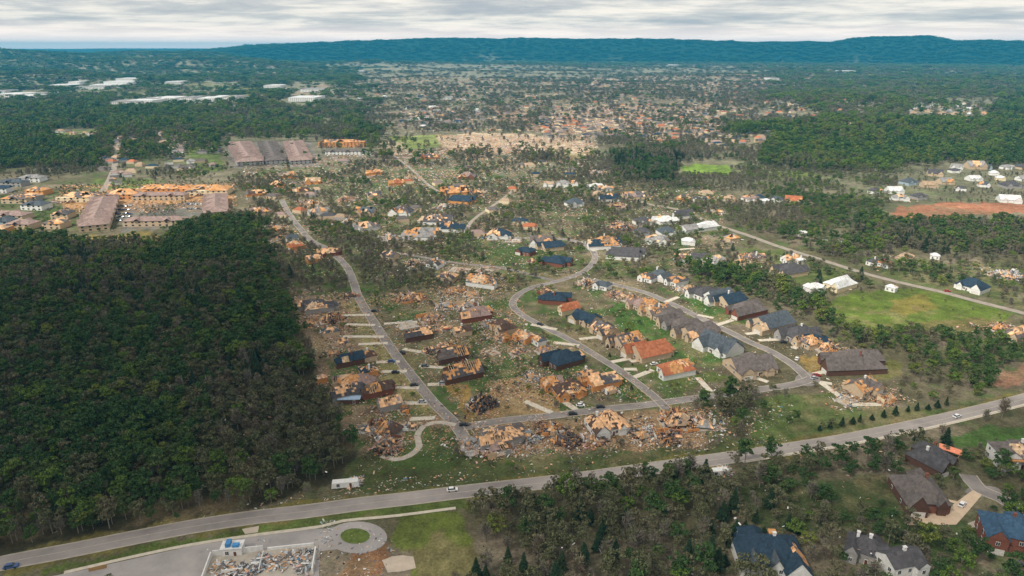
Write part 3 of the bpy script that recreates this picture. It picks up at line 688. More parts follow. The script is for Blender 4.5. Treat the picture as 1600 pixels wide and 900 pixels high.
# px, py, width px, state, roof, wall, heap
ROWS = {
 ('from the top', 'left of the straight street', 'houses on the left side of the straight street'): [
  (498, 480, 40, 'dm', 'd', 'g', 'orange'), (516, 498, 38, 'co', 'k', 'o', 'orange'), (517, 521, 24, 'dm', 'b', 't', 'pink'), (532, 536, 34, 'co', 'p', 't', 'pink'),
  (549, 563, 36, 'ok', 'n', 'k', 'dark'), (575, 560, 24, 'dm', 'k', 't', 'orange'), (576, 583, 26, 'dm', 'n', 'o', 'orange'), (556, 600, 44, 'or', 'o', 't', 'orange'),
  (546, 615, 40, 'dm', 'd', 'g', 'dark'), (592, 610, 38, 'dm', 'k', 'r', 'orange'), (609, 633, 34, 'or', 'o', 'g', 'orange'), (630, 641, 24, 'co', 'k', 'o', 'orange'),
  (606, 667, 46, 'co', 'k', 'r', 'orange'), (574, 671, 34, 'co', 'b', 'g', 'blue'), (604, 693, 50, 'co', 'g', 't', 'pink'),
  (548, 462, 22, 'co', 'k', 'o', 'dark'), (486, 505, 20, 'co', 't', 't', 'pink'), (520, 552, 20, 'co', 't', 't', 'orange'), (502, 596, 16, 'or', 'o', 'o', 'orange'), (640, 668, 18, 'co', 'g', 'w', 'pale')],
 ('from the top', 'right of the straight street', 'houses on the right side of the straight street'): [
  (643, 464, 44, 'co', 'p', 'o', 'orange'), (672, 496, 40, 'co', 'p', 'o', 'pink'), (638, 506, 38, 'pad', 'g', 'w', 'pale'), (655, 524, 34, 'dm', 'd', 'k', 'dark'),
  (695, 541, 30, 'co', 'g', 't', 'orange'), (672, 546, 30, 'co', 'd', 'w', 'dark'), (708, 556, 40, 'dm', 'g', 'k', 'dark'), (724, 582, 52, 'dm', 'd', 'k', 'dark'), (748, 630, 50, 'co', 'k', 'r', 'dark')],
 ('from the top', 'left of the winding street', 'houses on the left side of the winding street'): [
  (752, 441, 38, 'dm', 'b', 'w', 'blue'), (711, 454, 26, 'co', 't', 'o', 'orange'), (728, 478, 34, 'co', 's', 'w', 'pale'), (745, 493, 38, 'dm', 'p', 'r', 'pink'),
  (786, 512, 40, 'dm', 'k', 't', 'dark'), (788, 527, 36, 'co', 't', 'o', 'orange'), (820, 529, 30, 'or', 'o', 'o', 'orange'), (841, 535, 22, 'dm', 'b', 'w', 'blue'),
  (850, 546, 34, 'co', 'p', 'g', 'pink'), (880, 563, 50, 'ok', 'n', 'k', 'dark'), (862, 601, 32, 'or', 'o', 'o', 'orange'), (888, 610, 50, 'dm', 'k', 'o', 'orange'), (939, 597, 44, 'or', 'o', 'o', 'orange'), (955, 608, 30, 'co', 'p', 'w', 'pale'),
  (700, 478, 26, 'co', 's', 'w', 'pale'), (762, 506, 24, 'co', 'g', 'g', 'blue'), (770, 548, 30, 'pad', 'g', 't', 'pink'), (722, 520, 26, 'dm', 'k', 't', 'dark'), (806, 550, 26, 'co', 'p', 'w', 'pink'), (694, 512, 28, 'co', 'r', 't', 'pink'), (916, 588, 24, 'dm', 'd', 'g', 'dark'), (700, 434, 30, 'dm', 'd', 't', 'dark'), (735, 460, 24, 'co', 't', 't', 'pale'), (832, 588, 26, 'co', 's', 'w', 'blue')],
 ('from the top', 'right of the winding street', 'houses on the right side of the winding street'): [
  (917, 441, 30, 'co', 't', 'c', 'pale'), (853, 455, 28, 'co', 'k', 'r', 'orange'), (866, 469, 28, 'ok', 'n', 'r', 'dark'), (889, 484, 30, 'ok', 'r', 'c', 'orange'), (916, 499, 44, 'ok', 'n', 't', 'blue'),
  (944, 517, 42, 'or', 'd', 't', 'orange'), (979, 535, 44, 'or', 'd', 't', 'orange'), (1014, 550, 46, 'ok', 'r', 't', 'orange'), (1056, 578, 46, 'dm', 'r', 'w', 'pale')],
 ('from the top', 'left of the right hand street', 'houses between the winding and right hand streets'): [
  (942, 448, 26, 'ok', 'b', 'w', 'blue'), (964, 459, 34, 'co', 'p', 't', 'pink'), (986, 467, 34, 'co', 'p', 't', 'pink'), (1003, 477, 34, 'dm', 'p', 't', 'pink'), (1026, 488, 36, 'dm', 'g', 't', 'pink'),
  (1046, 498, 34, 'ok', 'g', 't', 'pink'), (1066, 508, 36, 'ok', 'g', 'g', 'dark'), (1089, 519, 46, 'ok', 'g', 't', 'dark'), (1124, 540, 52, 'ok', 'b', 'w', 'blue'), (1171, 570, 58, 'ok', 'g', 't', 'dark')],
 ('from the top', 'right of the right hand street', 'houses on the right side of the right hand street'): [
  (1012, 436, 26, 'dm', 'd', 'w', 'dark'), (1032, 432, 28, 'ok', 'b', 'w', 'blue'), (1058, 441, 28, 'or', 'o', 'w', 'pale'), (1074, 450, 34, 'co', 't', 'w', 'pale'), (1101, 459, 34, 'ok', 'd', 'w', 'dark'),
  (1122, 466, 34, 'ok', 'b', 'w', 'blue'), (1141, 471, 34, 'ok', 'n', 't', 'blue'), (1166, 484, 44, 'ok', 'g', 'r', 'dark'), (1204, 503, 52, 'ok', 'b', 't', 'blue'), (1249, 523, 42, 'ok', 'd', 'g', 'dark'),
  (1268, 536, 36, 'dm', 'n', 't', 'blue'), (1292, 544, 36, 'co', 'k', 'o', 'orange'), (1332, 568, 56, 'ok', 'g', 'k', 'dark'), (1345, 606, 50, 'dm', 'g', 't', 'orange'), (1322, 622, 44, 'pad', 'g', 't', 'pale'), (1385, 622, 36, 'co', 't', 'c', 'orange')],
 ('from the left', 'in the row above the highway', 'wrecked houses between the lower street and the highway'): [
  (735, 692, 30, 'co', 's', 'g', 'pale'), (785, 682, 54, 'or', 'o', 'g', 'orange'), (779, 700, 50, 'co', 'p', 'g', 'pink'), (826, 684, 32, 'co', 'n', 'b', 'blue'), (858, 671, 38, 'co', 'o', 'o', 'orange'), (880, 684, 44, 'co', 'k', 'w', 'dark'),
  (928, 684, 40, 'co', 'p', 'w', 'pink'), (948, 663, 62, 'or', 'o', 'w', 'orange'), (1003, 678, 40, 'co', 't', 'w', 'pale'), (1062, 657, 60, 'co', 't', 'o', 'orange'), (1048, 678, 44, 'co', 'r', 'o', 'orange'), (1100, 664, 34, 'co', 's', 'w', 'pale')],
 ('from the left', 'in the blocks above the straight street', 'scattered damaged houses beyond the straight street'): [
  (408, 332, 22, 'dm', 'p', 't', 'pink'), (402, 303, 22, 'or', 'o', 'o', 'orange'), (431, 357, 28, 'co', 't', 'o', 'orange'), (436, 372, 24, 'co', 'd', 't', 'dark'), (457, 374, 18, 'ok', 'b', 'w', 'blue'), (462, 385, 28, 'or', 'r', 'o', 'orange'), (412, 380, 26, 'co', 's', 't', 'pale'), (516, 396, 26, 'or', 'o', 'r', 'orange'),
  (490, 407, 22, 'or', 'o', 'o', 'orange'), (485, 317, 26, 'co', 'p', 't', 'pink'), (499, 331, 24, 'dm', 's', 'w', 'pale'), (434, 289, 20, 'or', 'o', 'o', 'orange'), (490, 284, 22, 'dm', 't', 'o', 'pink'), (572, 332, 28, 'or', 'b', 't', 'orange'),
  (545, 310, 24, 'co', 'p', 't', 'pink'), (545, 345, 28, 'co', 't', 't', 'pale'), (574, 356, 28, 'dm', 's', 'w', 'pale'), (611, 371, 34, 'co', 's', 'w', 'pale'), (470, 300, 20, 'dm', 'k', 't', 'dark'), (450, 275, 20, 'or', 't', 'o', 'orange')],
 ('from the left', 'in the upper centre blocks', 'scattered damaged houses in the upper centre'): [
  (585, 271, 18, 'or', 'r', 'o', 'orange'), (620, 287, 18, 'or', 'r', 'o', 'orange'), (628, 331, 34, 'or', 'o', 'w', 'orange'), (640, 276, 24, 'pad', 't', 't', 'orange'), (655, 369, 28, 'dm', 's', 'w', 'pale'), (672, 246, 20, 'or', 'r', 'o', 'orange'), (712, 300, 30, 'or', 'o', 'o', 'orange'),
  (722, 314, 26, 'ok', 'n', 'o', 'blue'), (680, 346, 28, 'dm', 'd', 'w', 'blue'), (706, 358, 22, 'ok', 'n', 'w', 'dark'), (780, 367, 34, 'dm', 'n', 'w', 'blue'), (695, 322, 22, 'co', 's', 'w', 'pale'), (648, 410, 34, 'co', 't', 't', 'pale'), (680, 414, 26, 'dm', 'd', 'w', 'dark'), (720, 418, 44, 'pad', 't', 't', 'pink'), (757, 420, 36, 'pad', 't', 't', 'pink'),
  (745, 300, 24, 'co', 'k', 't', 'dark'), (610, 402, 26, 'dm', 'd', 't', 'dark'), (730, 276, 24, 'dm', 'p', 'r', 'pink'), (585, 306, 22, 'dm', 'd', 't', 'dark')],
 ('from the left', 'around the winding street bend', 'houses around the bend of the winding street'): [
  (822, 394, 28, 'ok', 'n', 'r', 'blue'), (846, 380, 34, 'dm', 'g', 'w', 'blue'), (862, 386, 30, 'ok', 'n', 't', 'blue'), (868, 410, 34, 'ok', 'n', 'r', 'orange'), (945, 382, 34, 'dm', 'n', 'w', 'blue'), (976, 399, 34, 'ok', 'd', 'w', 'dark'), (806, 374, 26, 'pad', 't', 'w', 'pale'), (832, 408, 20, 'co', 'k', 'r', 'orange')],
 ('from the left', 'in the pale group beyond the bend', 'pale houses beyond the bend'): [
  (898, 318, 30, 'ok', 'b', 'w', 'pale'), (952, 311, 22, 'ok', 'n', 'w', 'blue'), (930, 293, 18, 'ok', 'w', 'w', 'pale'), (858, 289, 16, 'ok', 't', 'w', 'pale'), (880, 288, 20, 'ok', 's', 'w', 'pale'), (896, 288, 14, 'dm', 'd', 'w', 'pale'), (932, 269, 22, 'co', 't', 't', 'pale'), (945, 296, 16, 'dm', 's', 'w', 'pale'), (965, 320, 26, 'co', 't', 't', 'pink'),
  (992, 308, 20, 'dm', 'p', 't', 'pink'), (972, 353, 38, 'co', 't', 'o', 'pink'), (1004, 347, 28, 'ok', 'd', 'w', 'pale'), (1040, 346, 24, 'ok', 'w', 'w', 'pale'), (1067, 337, 24, 'ok', 'd', 'w', 'pale'), (1003, 364, 24, 'ok', 'd', 'g', 'pale'), (1041, 363, 28, 'ok', 'b', 'w', 'pale'), (1076, 359, 26, 'ok', 's', 'w', 'pale'), (1104, 354, 32, 'ok', 'w', 'w', 'pale'),
  (1026, 376, 36, 'dm', 's', 'w', 'pale'), (1075, 379, 20, 'ok', 'w', 'w', 'pale')],
 ('from the left', 'below the green oval field', 'houses below the green oval field'): [
  (1068, 311, 20, 'or', 'o', 'o', 'orange'), (1088, 313, 14, 'ok', 'd', 'w', 'pale'), (1101, 313, 12, 'ok', 'b', 'w', 'pale'), (1140, 312, 18, 'dm', 't', 't', 'pale'), (1170, 311, 22, 'dm', 'p', 'w', 'pink'), (1186, 311, 16, 'ok', 'n', 'w', 'blue'), (1196, 316, 14, 'ok', 'w', 'w', 'pale'), (1214, 313, 20, 'ok', 'b', 'w', 'blue'), (1239, 314, 26, 'dm', 'r', 't', 'pink'), (1120, 331, 16, 'co', 't', 't', 'pale')],
 ('from the left', 'left of the pale country road', 'houses left of the country road'): [
  (1064, 406, 20, 'dm', 'p', 'w', 'pale'), (1092, 404, 24, 'ok', 'd', 'w', 'pale'), (1120, 407, 28, 'dm', 's', 'w', 'blue'), (1143, 374, 20, 'dm', 's', 't', 'pale'), (1176, 404, 32, 'or', 'k', 'c', 'orange'), (1156, 414, 20, 'dm', 't', 'c', 'pale'), (1234, 406, 24, 'or', 'o', 'w', 'orange'), (1250, 410, 12, 'ok', 'w', 'w', 'pale'), (1235, 424, 40, 'ok', 'd', 't', 'dark'), (1312, 444, 44, 'ok', 'w', 'c', 'pale'), (1270, 452, 22, 'ok', 'w', 'w', 'pale')],
 ('from the left', 'beyond the pale country road', 'houses beyond the country road'): [
  (1253, 367, 12, 'ok', 'w', 'w', 'pale'), (1288, 380, 10, 'ok', 's', 'w', 'pale'), (1307, 382, 14, 'ok', 's', 'w', 'pale'), (1364, 412, 18, 'ok', 'd', 'w', 'dark'), (1382, 414, 22, 'or', 'r', 'w', 'orange'), (1415, 404, 24, 'dm', 't', 't', 'pale'), (1460, 403, 14, 'ok', 'w', 'w', 'pale'), (1518, 448, 42, 'ok', 'n', 'w', 'pale'), (1573, 428, 44, 'co', 's', 'w', 'pale'), (1565, 512, 42, 'co', 'k', 'r', 'pink'), (1588, 524, 40, 'dm', 'g', 't', 'dark'), (1392, 453, 16, 'ok', 'w', 'w', 'pale')],
 ('from the left', 'above the red soil', 'houses above the red soil'): [
  (1419, 285, 24, 'ok', 'b', 'b', 'blue'), (1366, 300, 18, 'ok', 'd', 'w', 'pale'), (1396, 299, 20, 'ok', 'w', 'w', 'pale'), (1406, 310, 22, 'dm', 's', 'w', 'pale'), (1435, 308, 22, 'ok', 'd', 'g', 'dark'), (1450, 290, 20, 'ok', 't', 't', 'pale'), (1460, 272, 22, 'ok', 'd', 't', 'pale'), (1494, 262, 18, 'ok', 's', 'w', 'pale'), (1522, 260, 24, 'ok', 's', 't', 'pale'), (1540, 262, 18, 'ok', 'b', 'b', 'blue'), (1572, 262, 18, 'ok', 's', 'w', 'pale'),
  (1596, 262, 18, 'ok', 'd', 't', 'pale'), (1490, 268, 14, 'ok', 'd', 'w', 'pale'), (1520, 280, 18, 'ok', 'w', 'w', 'pale'), (1552, 272, 14, 'ok', 'w', 'w', 'pale'), (1562, 280, 14, 'ok', 'w', 'c', 'pale'), (1536, 290, 16, 'ok', 'b', 'w', 'blue'), (1578, 290, 26, 'ok', 'd', 'g', 'pale'), (1598, 280, 18, 'ok', 's', 'w', 'pale'), (1475, 285, 20, 'ok', 's', 't', 'pale'), (1575, 312, 30, 'ok', 'w', 'w', 'pale'), (1500, 296, 16, 'ok', 'd', 'w', 'pale')],
}
for (frm, where, grp), rows in ROWS.items():
    key = (lambda q: q[1]) if frm == 'from the top' else (lambda q: q[0])
    for k, q in enumerate(sorted(rows, key=key)):
        px, py, wp, st_, rc, wc, hp = q
        house(px, py, wp, st_, rc, wc, hp, label=f"{look(st_, rc, wc, hp)}, {ORD[k]} {frm} {where}", group=grp)
# the large houses at the bottom right
def orange_patch(root, w_, d_, h, rise):
    m = MB(); m.box((w_ * .05, d_ * .12, h + rise * .93), (2.6, 2.4, .8)); m.build('exposed_sheathing', [OSB], root)
def brick_front(root, w_, d_, h, rise):
    m = MB(); m.box((0, -d_ / 2 - d_ * .02, 1.4), (w_ * .92, .5, 2.8)); m.build('brick_facade', [BRICK], root)
def gables(root, w_, d_, h, rise):
    for fx in (-.3, 0.02, .3):
        m = MB(); q = w_ * .11; X = fx * w_; Y = -d_ / 2 - .9
        m.box((X, Y + 1.4, h / 2), (2 * q, 3.0, h)); m.build('bay', [WHITE], root)
        pl, en = roof_planes(X - q, Y - .2, X + q, Y + 5, h + .05, rise * .6, 0, .3); add_roof(root, pl, 0, 0, 5, roofm('b'), 1.3, False)
        g_ = MB(); g_.poly([(X - q, Y - .05, h), (X + q, Y - .05, h), (X, Y - .05, h + rise * .55)]); g_.build('gable', [WHITE], root)
        for dx in (-.5, .5): link('window', WM, root, (X + dx * q, Y - .15, 1.8)); link('window', WM, root, (X + dx * q, Y - .15, 4.0))
def porch(root, w_, d_, h, rise):
    m = MB(); m.box((0, -d_ / 2 - 2, h - .6), (w_ * .95, 3.4, .5)); m.build('porch_roof', [OSB], root)
    for k in range(5): c_ = MB(); c_.box(((-.45 + k * .225) * w_, -d_ / 2 - 3.4, (h - .8) / 2), (.5, .5, h - .8)); c_.build('column', [WHITE], root)
    chimney(root, w_ * .1, 0, h + rise * .95, WHITE)
def white_chim(root, w_, d_, h, rise): chimney(root, -w_ * .25, 0, h + rise * .8, WHITE)
BR = 'large houses in the lower right corner'
house(1452, 717, 66, 'ok', 'd', 'k', yaw=28, storeys=1, ratio=.85, pitch=.42, hipped=1.0, label='large dark grey hipped house with salmon roof piece beside it, below the highway', group=BR, extras=(white_chim,))
house(1433, 772, 68, 'ok', 'g', 'k', yaw=-8, storeys=1.2, ratio=1.05, pitch=.42, hipped=1.0, label='large grey roofed dark brick house at the left end of the tan driveway', group=BR, extras=(brick_front,))
house(1582, 716, 62, 'ok', 'g', 'w', yaw=-6, storeys=2, ratio=.6, label='grey roofed house with orange porch roof and white columns at the right edge', group=BR, extras=(porch,))
house(1572, 838, 84, 'ok', 'u', 'r', yaw=-22, storeys=2, ratio=.75, label='large blue roofed red brick house in the bottom right corner', group=BR, extras=(brick_front,))
house(1198, 868, 96, 'ok', 'n', 'w', yaw=-4, storeys=1.5, ratio=.75, pitch=.40, hipped=1.0, label='large navy roofed house with white gables and an orange roof patch', group=BR, extras=(orange_patch, gables))
house(1350, 862, 62, 'ok', 'd', 'g', yaw=-32, storeys=1.3, ratio=.8, pitch=.42, hipped=1.0, label='large dark grey roofed house right of the navy roofed one at bottom', group=BR, extras=(white_chim,))
house(1402, 888, 60, 'ok', 'd', 'w', heap='dark', yaw=14, storeys=2, ratio=.7, label='dark grey roofed house cut by the bottom edge left of the brick house', group=BR)
o = MB(); o.box((0, 0, 0), (9, 3.4, .25)); x_, y_ = G(1483, 712); so_ = empty('roof_panel', (x_, y_, float(terrain(x_, y_)) + 3.2)); pn = o.build('panel', [mat('salmon_sheathing', (.75, .27, .16), .2)], so_); so_.rotation_euler = (.25, .12, -.5); tag(so_, 'salmon orange torn roof panel beside the large dark grey house', 'roof panel')
lg = MB()
for k in (-3.6, 3.6):
    for j in (-1.2, 1.2): lg.box((k, j, -1.7), (.25, .25, 3.2))
lg.build('frame', [LUMBER], so_)

# ------------------------------------------------------------------ long buildings
def longblock(px, py, wpx, dpx_m, rc, wc, yaw, label, group=None, name='apartment_block', st='ok', storeys=3, cat='building', flat=False):
    if rc == 'o': rc = 'pt'[px % 2]
    x, y = G(px, py); Z = depth(x, y); w_ = wpx * Z / F; d_ = dpx_m; z0 = float(terrain(x, y)); root = empty(name, (x, y, z0 - .3), math.radians(yaw)); h = 3 * storeys
    HOUSES.append((x, y, min(max(w_, d_) * .5, 40)))
    if flat: HOUSES.append((x, y - 75, 60)); HOUSES.append((x, y - 130, 50))
    if max(w_, d_) > 60:
        for f in (-.35, .35): HOUSES.append((x + f * (w_ if w_ > d_ else 0) * math.cos(math.radians(yaw)), y + f * (d_ if d_ > w_ else 0), 25))
    m = MB(); m.box((0, 0, h / 2), (w_, d_, h))
    win = []
    for f in range(storeys):
        n = max(3, int(w_ / 6))
        for k in range(n): win.append((-w_ / 2 + (k + .5) * w_ / n, -d_ / 2 - .03, 1.7 + 3 * f))
    if not flat:
        pl, en = roof_planes(-w_ / 2, -d_ / 2, w_ / 2, d_ / 2, h + .02, min(w_, d_) * .2, 1, .6)
        dm_, sp = {'ok': (0, 0), 'dm': (.2, .3), 'or': (.4, 1.3)}[st]
        m.build('wall', [wallm(wc)], root)
        add_roof(root, pl + en, dm_, sp, int(px + py), roofm(rc), 3.0, False)
        # cross gables break up the long roof
        n = max(1, int(max(w_, d_) / 22)); pls = []
        for k in range(n):
            t_ = -.5 + (k + .5) / n
            if w_ > d_: q, en2 = roof_planes(t_ * w_ - 3.5, -d_ / 2 - 1.5, t_ * w_ + 3.5, d_ / 2 + 1.5, h + .1, min(w_, d_) * .17, 0, .3)
            else: q, en2 = roof_planes(-w_ / 2 - 1.5, t_ * d_ - 3.5, w_ / 2 + 1.5, t_ * d_ + 3.5, h + .1, min(w_, d_) * .17, 0, .3)
            pls += q
        if st != 'or': add_roof(root, pls, dm_, sp, int(px), roofm(rc), 3.0, False, 'cross_roof')
        else:
            for k in range(int(max(w_, d_) / 16)):
                o = link('rubble_pile', HEAPS['orange' if k % 2 else 'pink'][k % 3], root, (-w_ * .45 + k * 16, -d_ * .5 - 1, 0), k); o.scale = (1.2, .7, 1.6)
    else:
        m.build('wall', [wallm(wc)], root); r_ = MB(); r_.box((0, 0, h + .2), (w_ + .6, d_ + .6, .5)); r_.box((w_ * .2, 0, h + 1), (w_ * .1, d_ * .15, 1.1)); r_.build('roof', [roofm(rc)], root)
    wm_ = MB()
    for q in win: wm_.box(q, (2.2, .12, 1.5))
    wo_ = wm_.build('window_row', [GLASS], root)
    return tag(root, label, cat, group)
AP = 'apartment blocks around the green court on the left'
longblock(158, 337, 38, 140, 'p', 't', 25, 'long pinkish grey roofed apartment block left of the parked cars, end towards viewer', AP, storeys=2)
longblock(338, 325, 32, 95, 'p', 't', 22, 'long pinkish grey roofed apartment block at the right end of the green court', AP, storeys=2)
longblock(245, 351, 92, 15, 'p', 't', 3, 'low wide apartment block along the near side of the green court', AP, storeys=2)
longblock(252, 311, 80, 14, 'p', 't', 3, 'grey roofed apartment block behind the green court', AP, storeys=2)
longblock(125, 313, 56, 22, 'o', 'c', 4, 'apartment block stripped to orange at the left end of the orange strip', AP, st='or', storeys=2)
longblock(198, 308, 50, 24, 'o', 'o', 2, 'torn open orange apartment block second from left in the orange strip', AP, st='or', storeys=2)
longblock(262, 300, 84, 20, 'o', 'o', 2, 'long orange stripped apartment block in the middle of the orange strip', AP, st='or', storeys=2)
longblock(327, 302, 64, 26, 'o', 'c', 5, 'orange stripped apartment block at the right end of the orange strip', AP, st='or', storeys=2)
AB = 'three parallel grey roofed apartment blocks'
longblock(382, 243, 36, 215, 'p', 'g', 25, 'leftmost of three parallel pinkish grey roofed apartment blocks', AB, storeys=2)
longblock(424, 241, 28, 215, 'g', 'g', 22, 'middle one of three parallel grey roofed apartment blocks', AB, storeys=2)
longblock(464, 241, 30, 215, 'p', 'g', 20, 'rightmost of three parallel pinkish grey roofed apartment blocks', AB, storeys=2)
longblock(535, 229, 70, 20, 'r', 'o', 2, 'long orange stripped apartment block right of the three parallel blocks', AB, st='or')
longblock(545, 241, 70, 14, 'g', 'w', 2, 'low long grey roofed block just below the orange stripped long block', AB, storeys=2)
AL = 'apartment houses at the left edge'
LA = [(22, 290, 40, 'b', 'g', 'ok'), (52, 283, 34, 's', 'w', 'ok'), (30, 316, 40, 'g', 't', 'dm'), (62, 303, 30, 'o', 'o', 'or'), (50, 313, 26, 'o', 'g', 'or'), (58, 326, 36, 'b', 'w', 'ok'), (20, 342, 56, 'p', 't', 'ok'), (38, 356, 40, 'p', 't', 'ok'), (5, 364, 20, 'o', 'o', 'or'), (8, 352, 28, 'b', 'b', 'ok'), (100, 340, 26, 'd', 't', 'dm'), (90, 355, 30, 'g', 't', 'dm'), (6, 300, 20, 'n', 'w', 'ok')]
for k, (a, b_, c, rc, wc, s_) in enumerate(sorted(LA, key=lambda q: q[1])):
    longblock(a, b_, c, 16, rc, wc, random.uniform(-8, 12), f"{ROOFC[rc][0] if s_ != 'or' else 'orange stripped'} roofed apartment house, {ORD[k]} from the top at the left edge", AL, st=s_, storeys=2)
tb = MB(); x_, y_ = G(34, 291)
WH = 'pale warehouses at the upper left'
WL = [(8, 146, 20), (30, 151, 34), (48, 154, 26), (68, 150, 22), (105, 136, 32), (125, 131, 14), (150, 139, 40), (172, 136, 40), (196, 131, 42), (207, 126, 30), (205, 163, 36), (232, 161, 34), (246, 158, 22), (268, 157, 30), (302, 157, 18), (330, 158, 22), (345, 156, 14), (368, 156, 18), (480, 157, 36), (276, 131, 20), (562, 113, 12), (430, 137, 22), (502, 143, 46), (1050, 103, 14), (1320, 113, 20), (1205, 125, 12)]
for k, (a, b_, c) in enumerate(sorted(WL)):
    longblock(a, b_, c * 1.15, 100, 'w' if k % 3 else 's', 'w', random.uniform(-6, 10), f"pale flat roofed warehouse far away, {ORD[k]} from the left in the distance", WH, 'warehouse', storeys=4, flat=True)
# the wrecked low building at the bottom edge
x_, y_ = G(408, 884)
cb = empty('collapsed_building', (x_, y_, float(terrain(x_, y_))), math.radians(9)); HOUSES.append((x_, y_, 24))
m = MB(); m.box((0, 0, .15), (37, 15, .5)); m.build('foundation', [CONC], cb)
m = MB(); m.box((-18, 0, 1.4), (.4, 14, 2.2)); m.box((-9, 7.2, 1.5), (17, .4, 2.4)); m.box((9, 7.2, 1.0), (16, .4, 1.2)); m.box((18, -1, 1.2), (.4, 11, 1.8)); m.box((0, 1, 1.1), (.3, 9, 1.6)); m.box((-9, -2, 1.0), (7, .3, 1.4)); m.build('wall', [WHITE], cb)
for k, (a, b_) in enumerate([(-13, 1), (-7, -2), (0, 2), (6, -1), (13, 1), (15, -3), (9, 3), (-3, -4)]):
    o = link('rubble_pile', HEAPS['blue' if k % 3 else 'pale'][k % 3], cb, (a, b_, .4), k); o.scale = (.75, .7, .6)
tag(cb, 'flattened low building full of blue grey and white rubble on the parking lot', 'building')
x_, y_ = G(365, 864); kb = empty('kiosk', (x_, y_, float(terrain(x_, y_))), .1)
m = MB(); m.box((0, 0, 1.6), (7, 4, 3.2)); m.build('wall', [wallm('w')], kb)
m = MB(); m.box((0, 0, 3.5), (7.6, 4.6, .4)); m.box((-1.2, 0, 4.4), (1.6, 3, 1.4), m=1); m.box((1.6, -1, 4.2), (2.2, 1.5, 1.0), m=1); m.build('roof', [WHITE, TARP], kb); link('window', WM, kb, (-1.5, -2.05, 1.7)); link('door', DM, kb, (1.2, -2.05, 1.2))
HOUSES.append((x_, y_, 5)); tag(kb, 'small white kiosk with blue tarp on its roof at the parking lot', 'kiosk')
# overturned white trailer by the wood edge, white wreck below the highway
for (a, b_, ln, lab) in ((540, 760, 11, 'white wrecked trailer at the edge of the left wood above the highway'), (1123, 742, 8, 'white wrecked trailer among trees below the highway')):
    x_, y_ = G(a, b_); tr = empty('trailer', (x_, y_, float(terrain(x_, y_)) + .2), .15); HOUSES.append((x_, y_, 6))
    m = MB(); m.box((0, 0, 1.4), (ln, 3, 2.4), top=.94); m.build('body', [WHITE], tr)
    m = MB(); m.box((0, 0, .1), (ln * .95, 2.2, .25)); m.build('chassis', [DARK], tr); link('window', WM, tr, (-ln * .25, -1.55, 1.6)); link('door', DM, tr, (ln * .2, -1.53, 1.3))
    o = link('rubble_pile', HEAPS['pale'][0], tr, (3, 2, 0), 1); o.scale = (.7, .7, .6); tag(tr, lab, 'trailer')
# blue-white flat tarp roofed shed near the left row
x_, y_ = G(545, 629); sh = empty('shed', (x_, y_, float(terrain(x_, y_))), .05); HOUSES.append((x_, y_, 7))
m = MB(); m.box((0, 0, 1.2), (11, 3.4, 2.4)); m.build('wall', [wallm('k')], sh); m = MB(); m.box((.3, .2, 2.6), (11.6, 4.2, .3)); m.build('roof', [mat('roof_pale_blue', (.34, .46, .60), .15)], sh); link('door', DM, sh, (3, -1.75, 1.15))
tag(sh, 'long low shed with pale blue roof beside the left wood', 'shed')

# ------------------------------------------------------------------ clouds added unseen above and behind the viewpoint to shade the foreground
rc_ = random.Random(3); cloudm = mat('cloud_white', (.8, .8, .82), .05, .002)
def cloud(gx, gy, rx, ry, label):
    """a heap cloud whose shade falls round the ground point gx, gy"""
    t_ = 1250 / math.sin(SUN_EL); cx_, cy_ = gx + sd[0] * t_, gy + sd[1] * t_; V = []; Fc = []
    for k in range(26):
        a = rc_.uniform(0, 6.28); q = math.sqrt(rc_.random()); px_, py_ = cx_ + q * rx * .8 * math.cos(a), cy_ + q * ry * .8 * math.sin(a); R_ = min(rx, ry) * rc_.uniform(.3, .5) * (1.15 - q * .5)
        b0 = len(V)
        for i in range(7):
            th = math.pi * i / 6
            for j in range(12):
                ph = 2 * math.pi * j / 12; jr = R_ * (1 + .12 * math.sin(5 * ph + k) * math.sin(3 * th))
                V.append((px_ + jr * math.sin(th) * math.cos(ph), py_ + jr * math.sin(th) * math.sin(ph), 1250 + jr * .35 * math.cos(th) * (1 if math.cos(th) > 0 else .5)))
        for i in range(6):
            for j in range(12): Fc.append((b0 + i * 12 + j, b0 + i * 12 + (j + 1) % 12, b0 + (i + 1) * 12 + (j + 1) % 12, b0 + (i + 1) * 12 + j))
    o = link('clouds', mesh('clouds', V, Fc, [cloudm], smooth=True)); tag(o, label, 'cloud', kind='stuff'); return o
cloud(-260, 330, 330, 260, 'unseen heap cloud added to shade the left wood')
cloud(330, 215, 520, 120, 'unseen heap cloud added to shade the ground by the near highway')

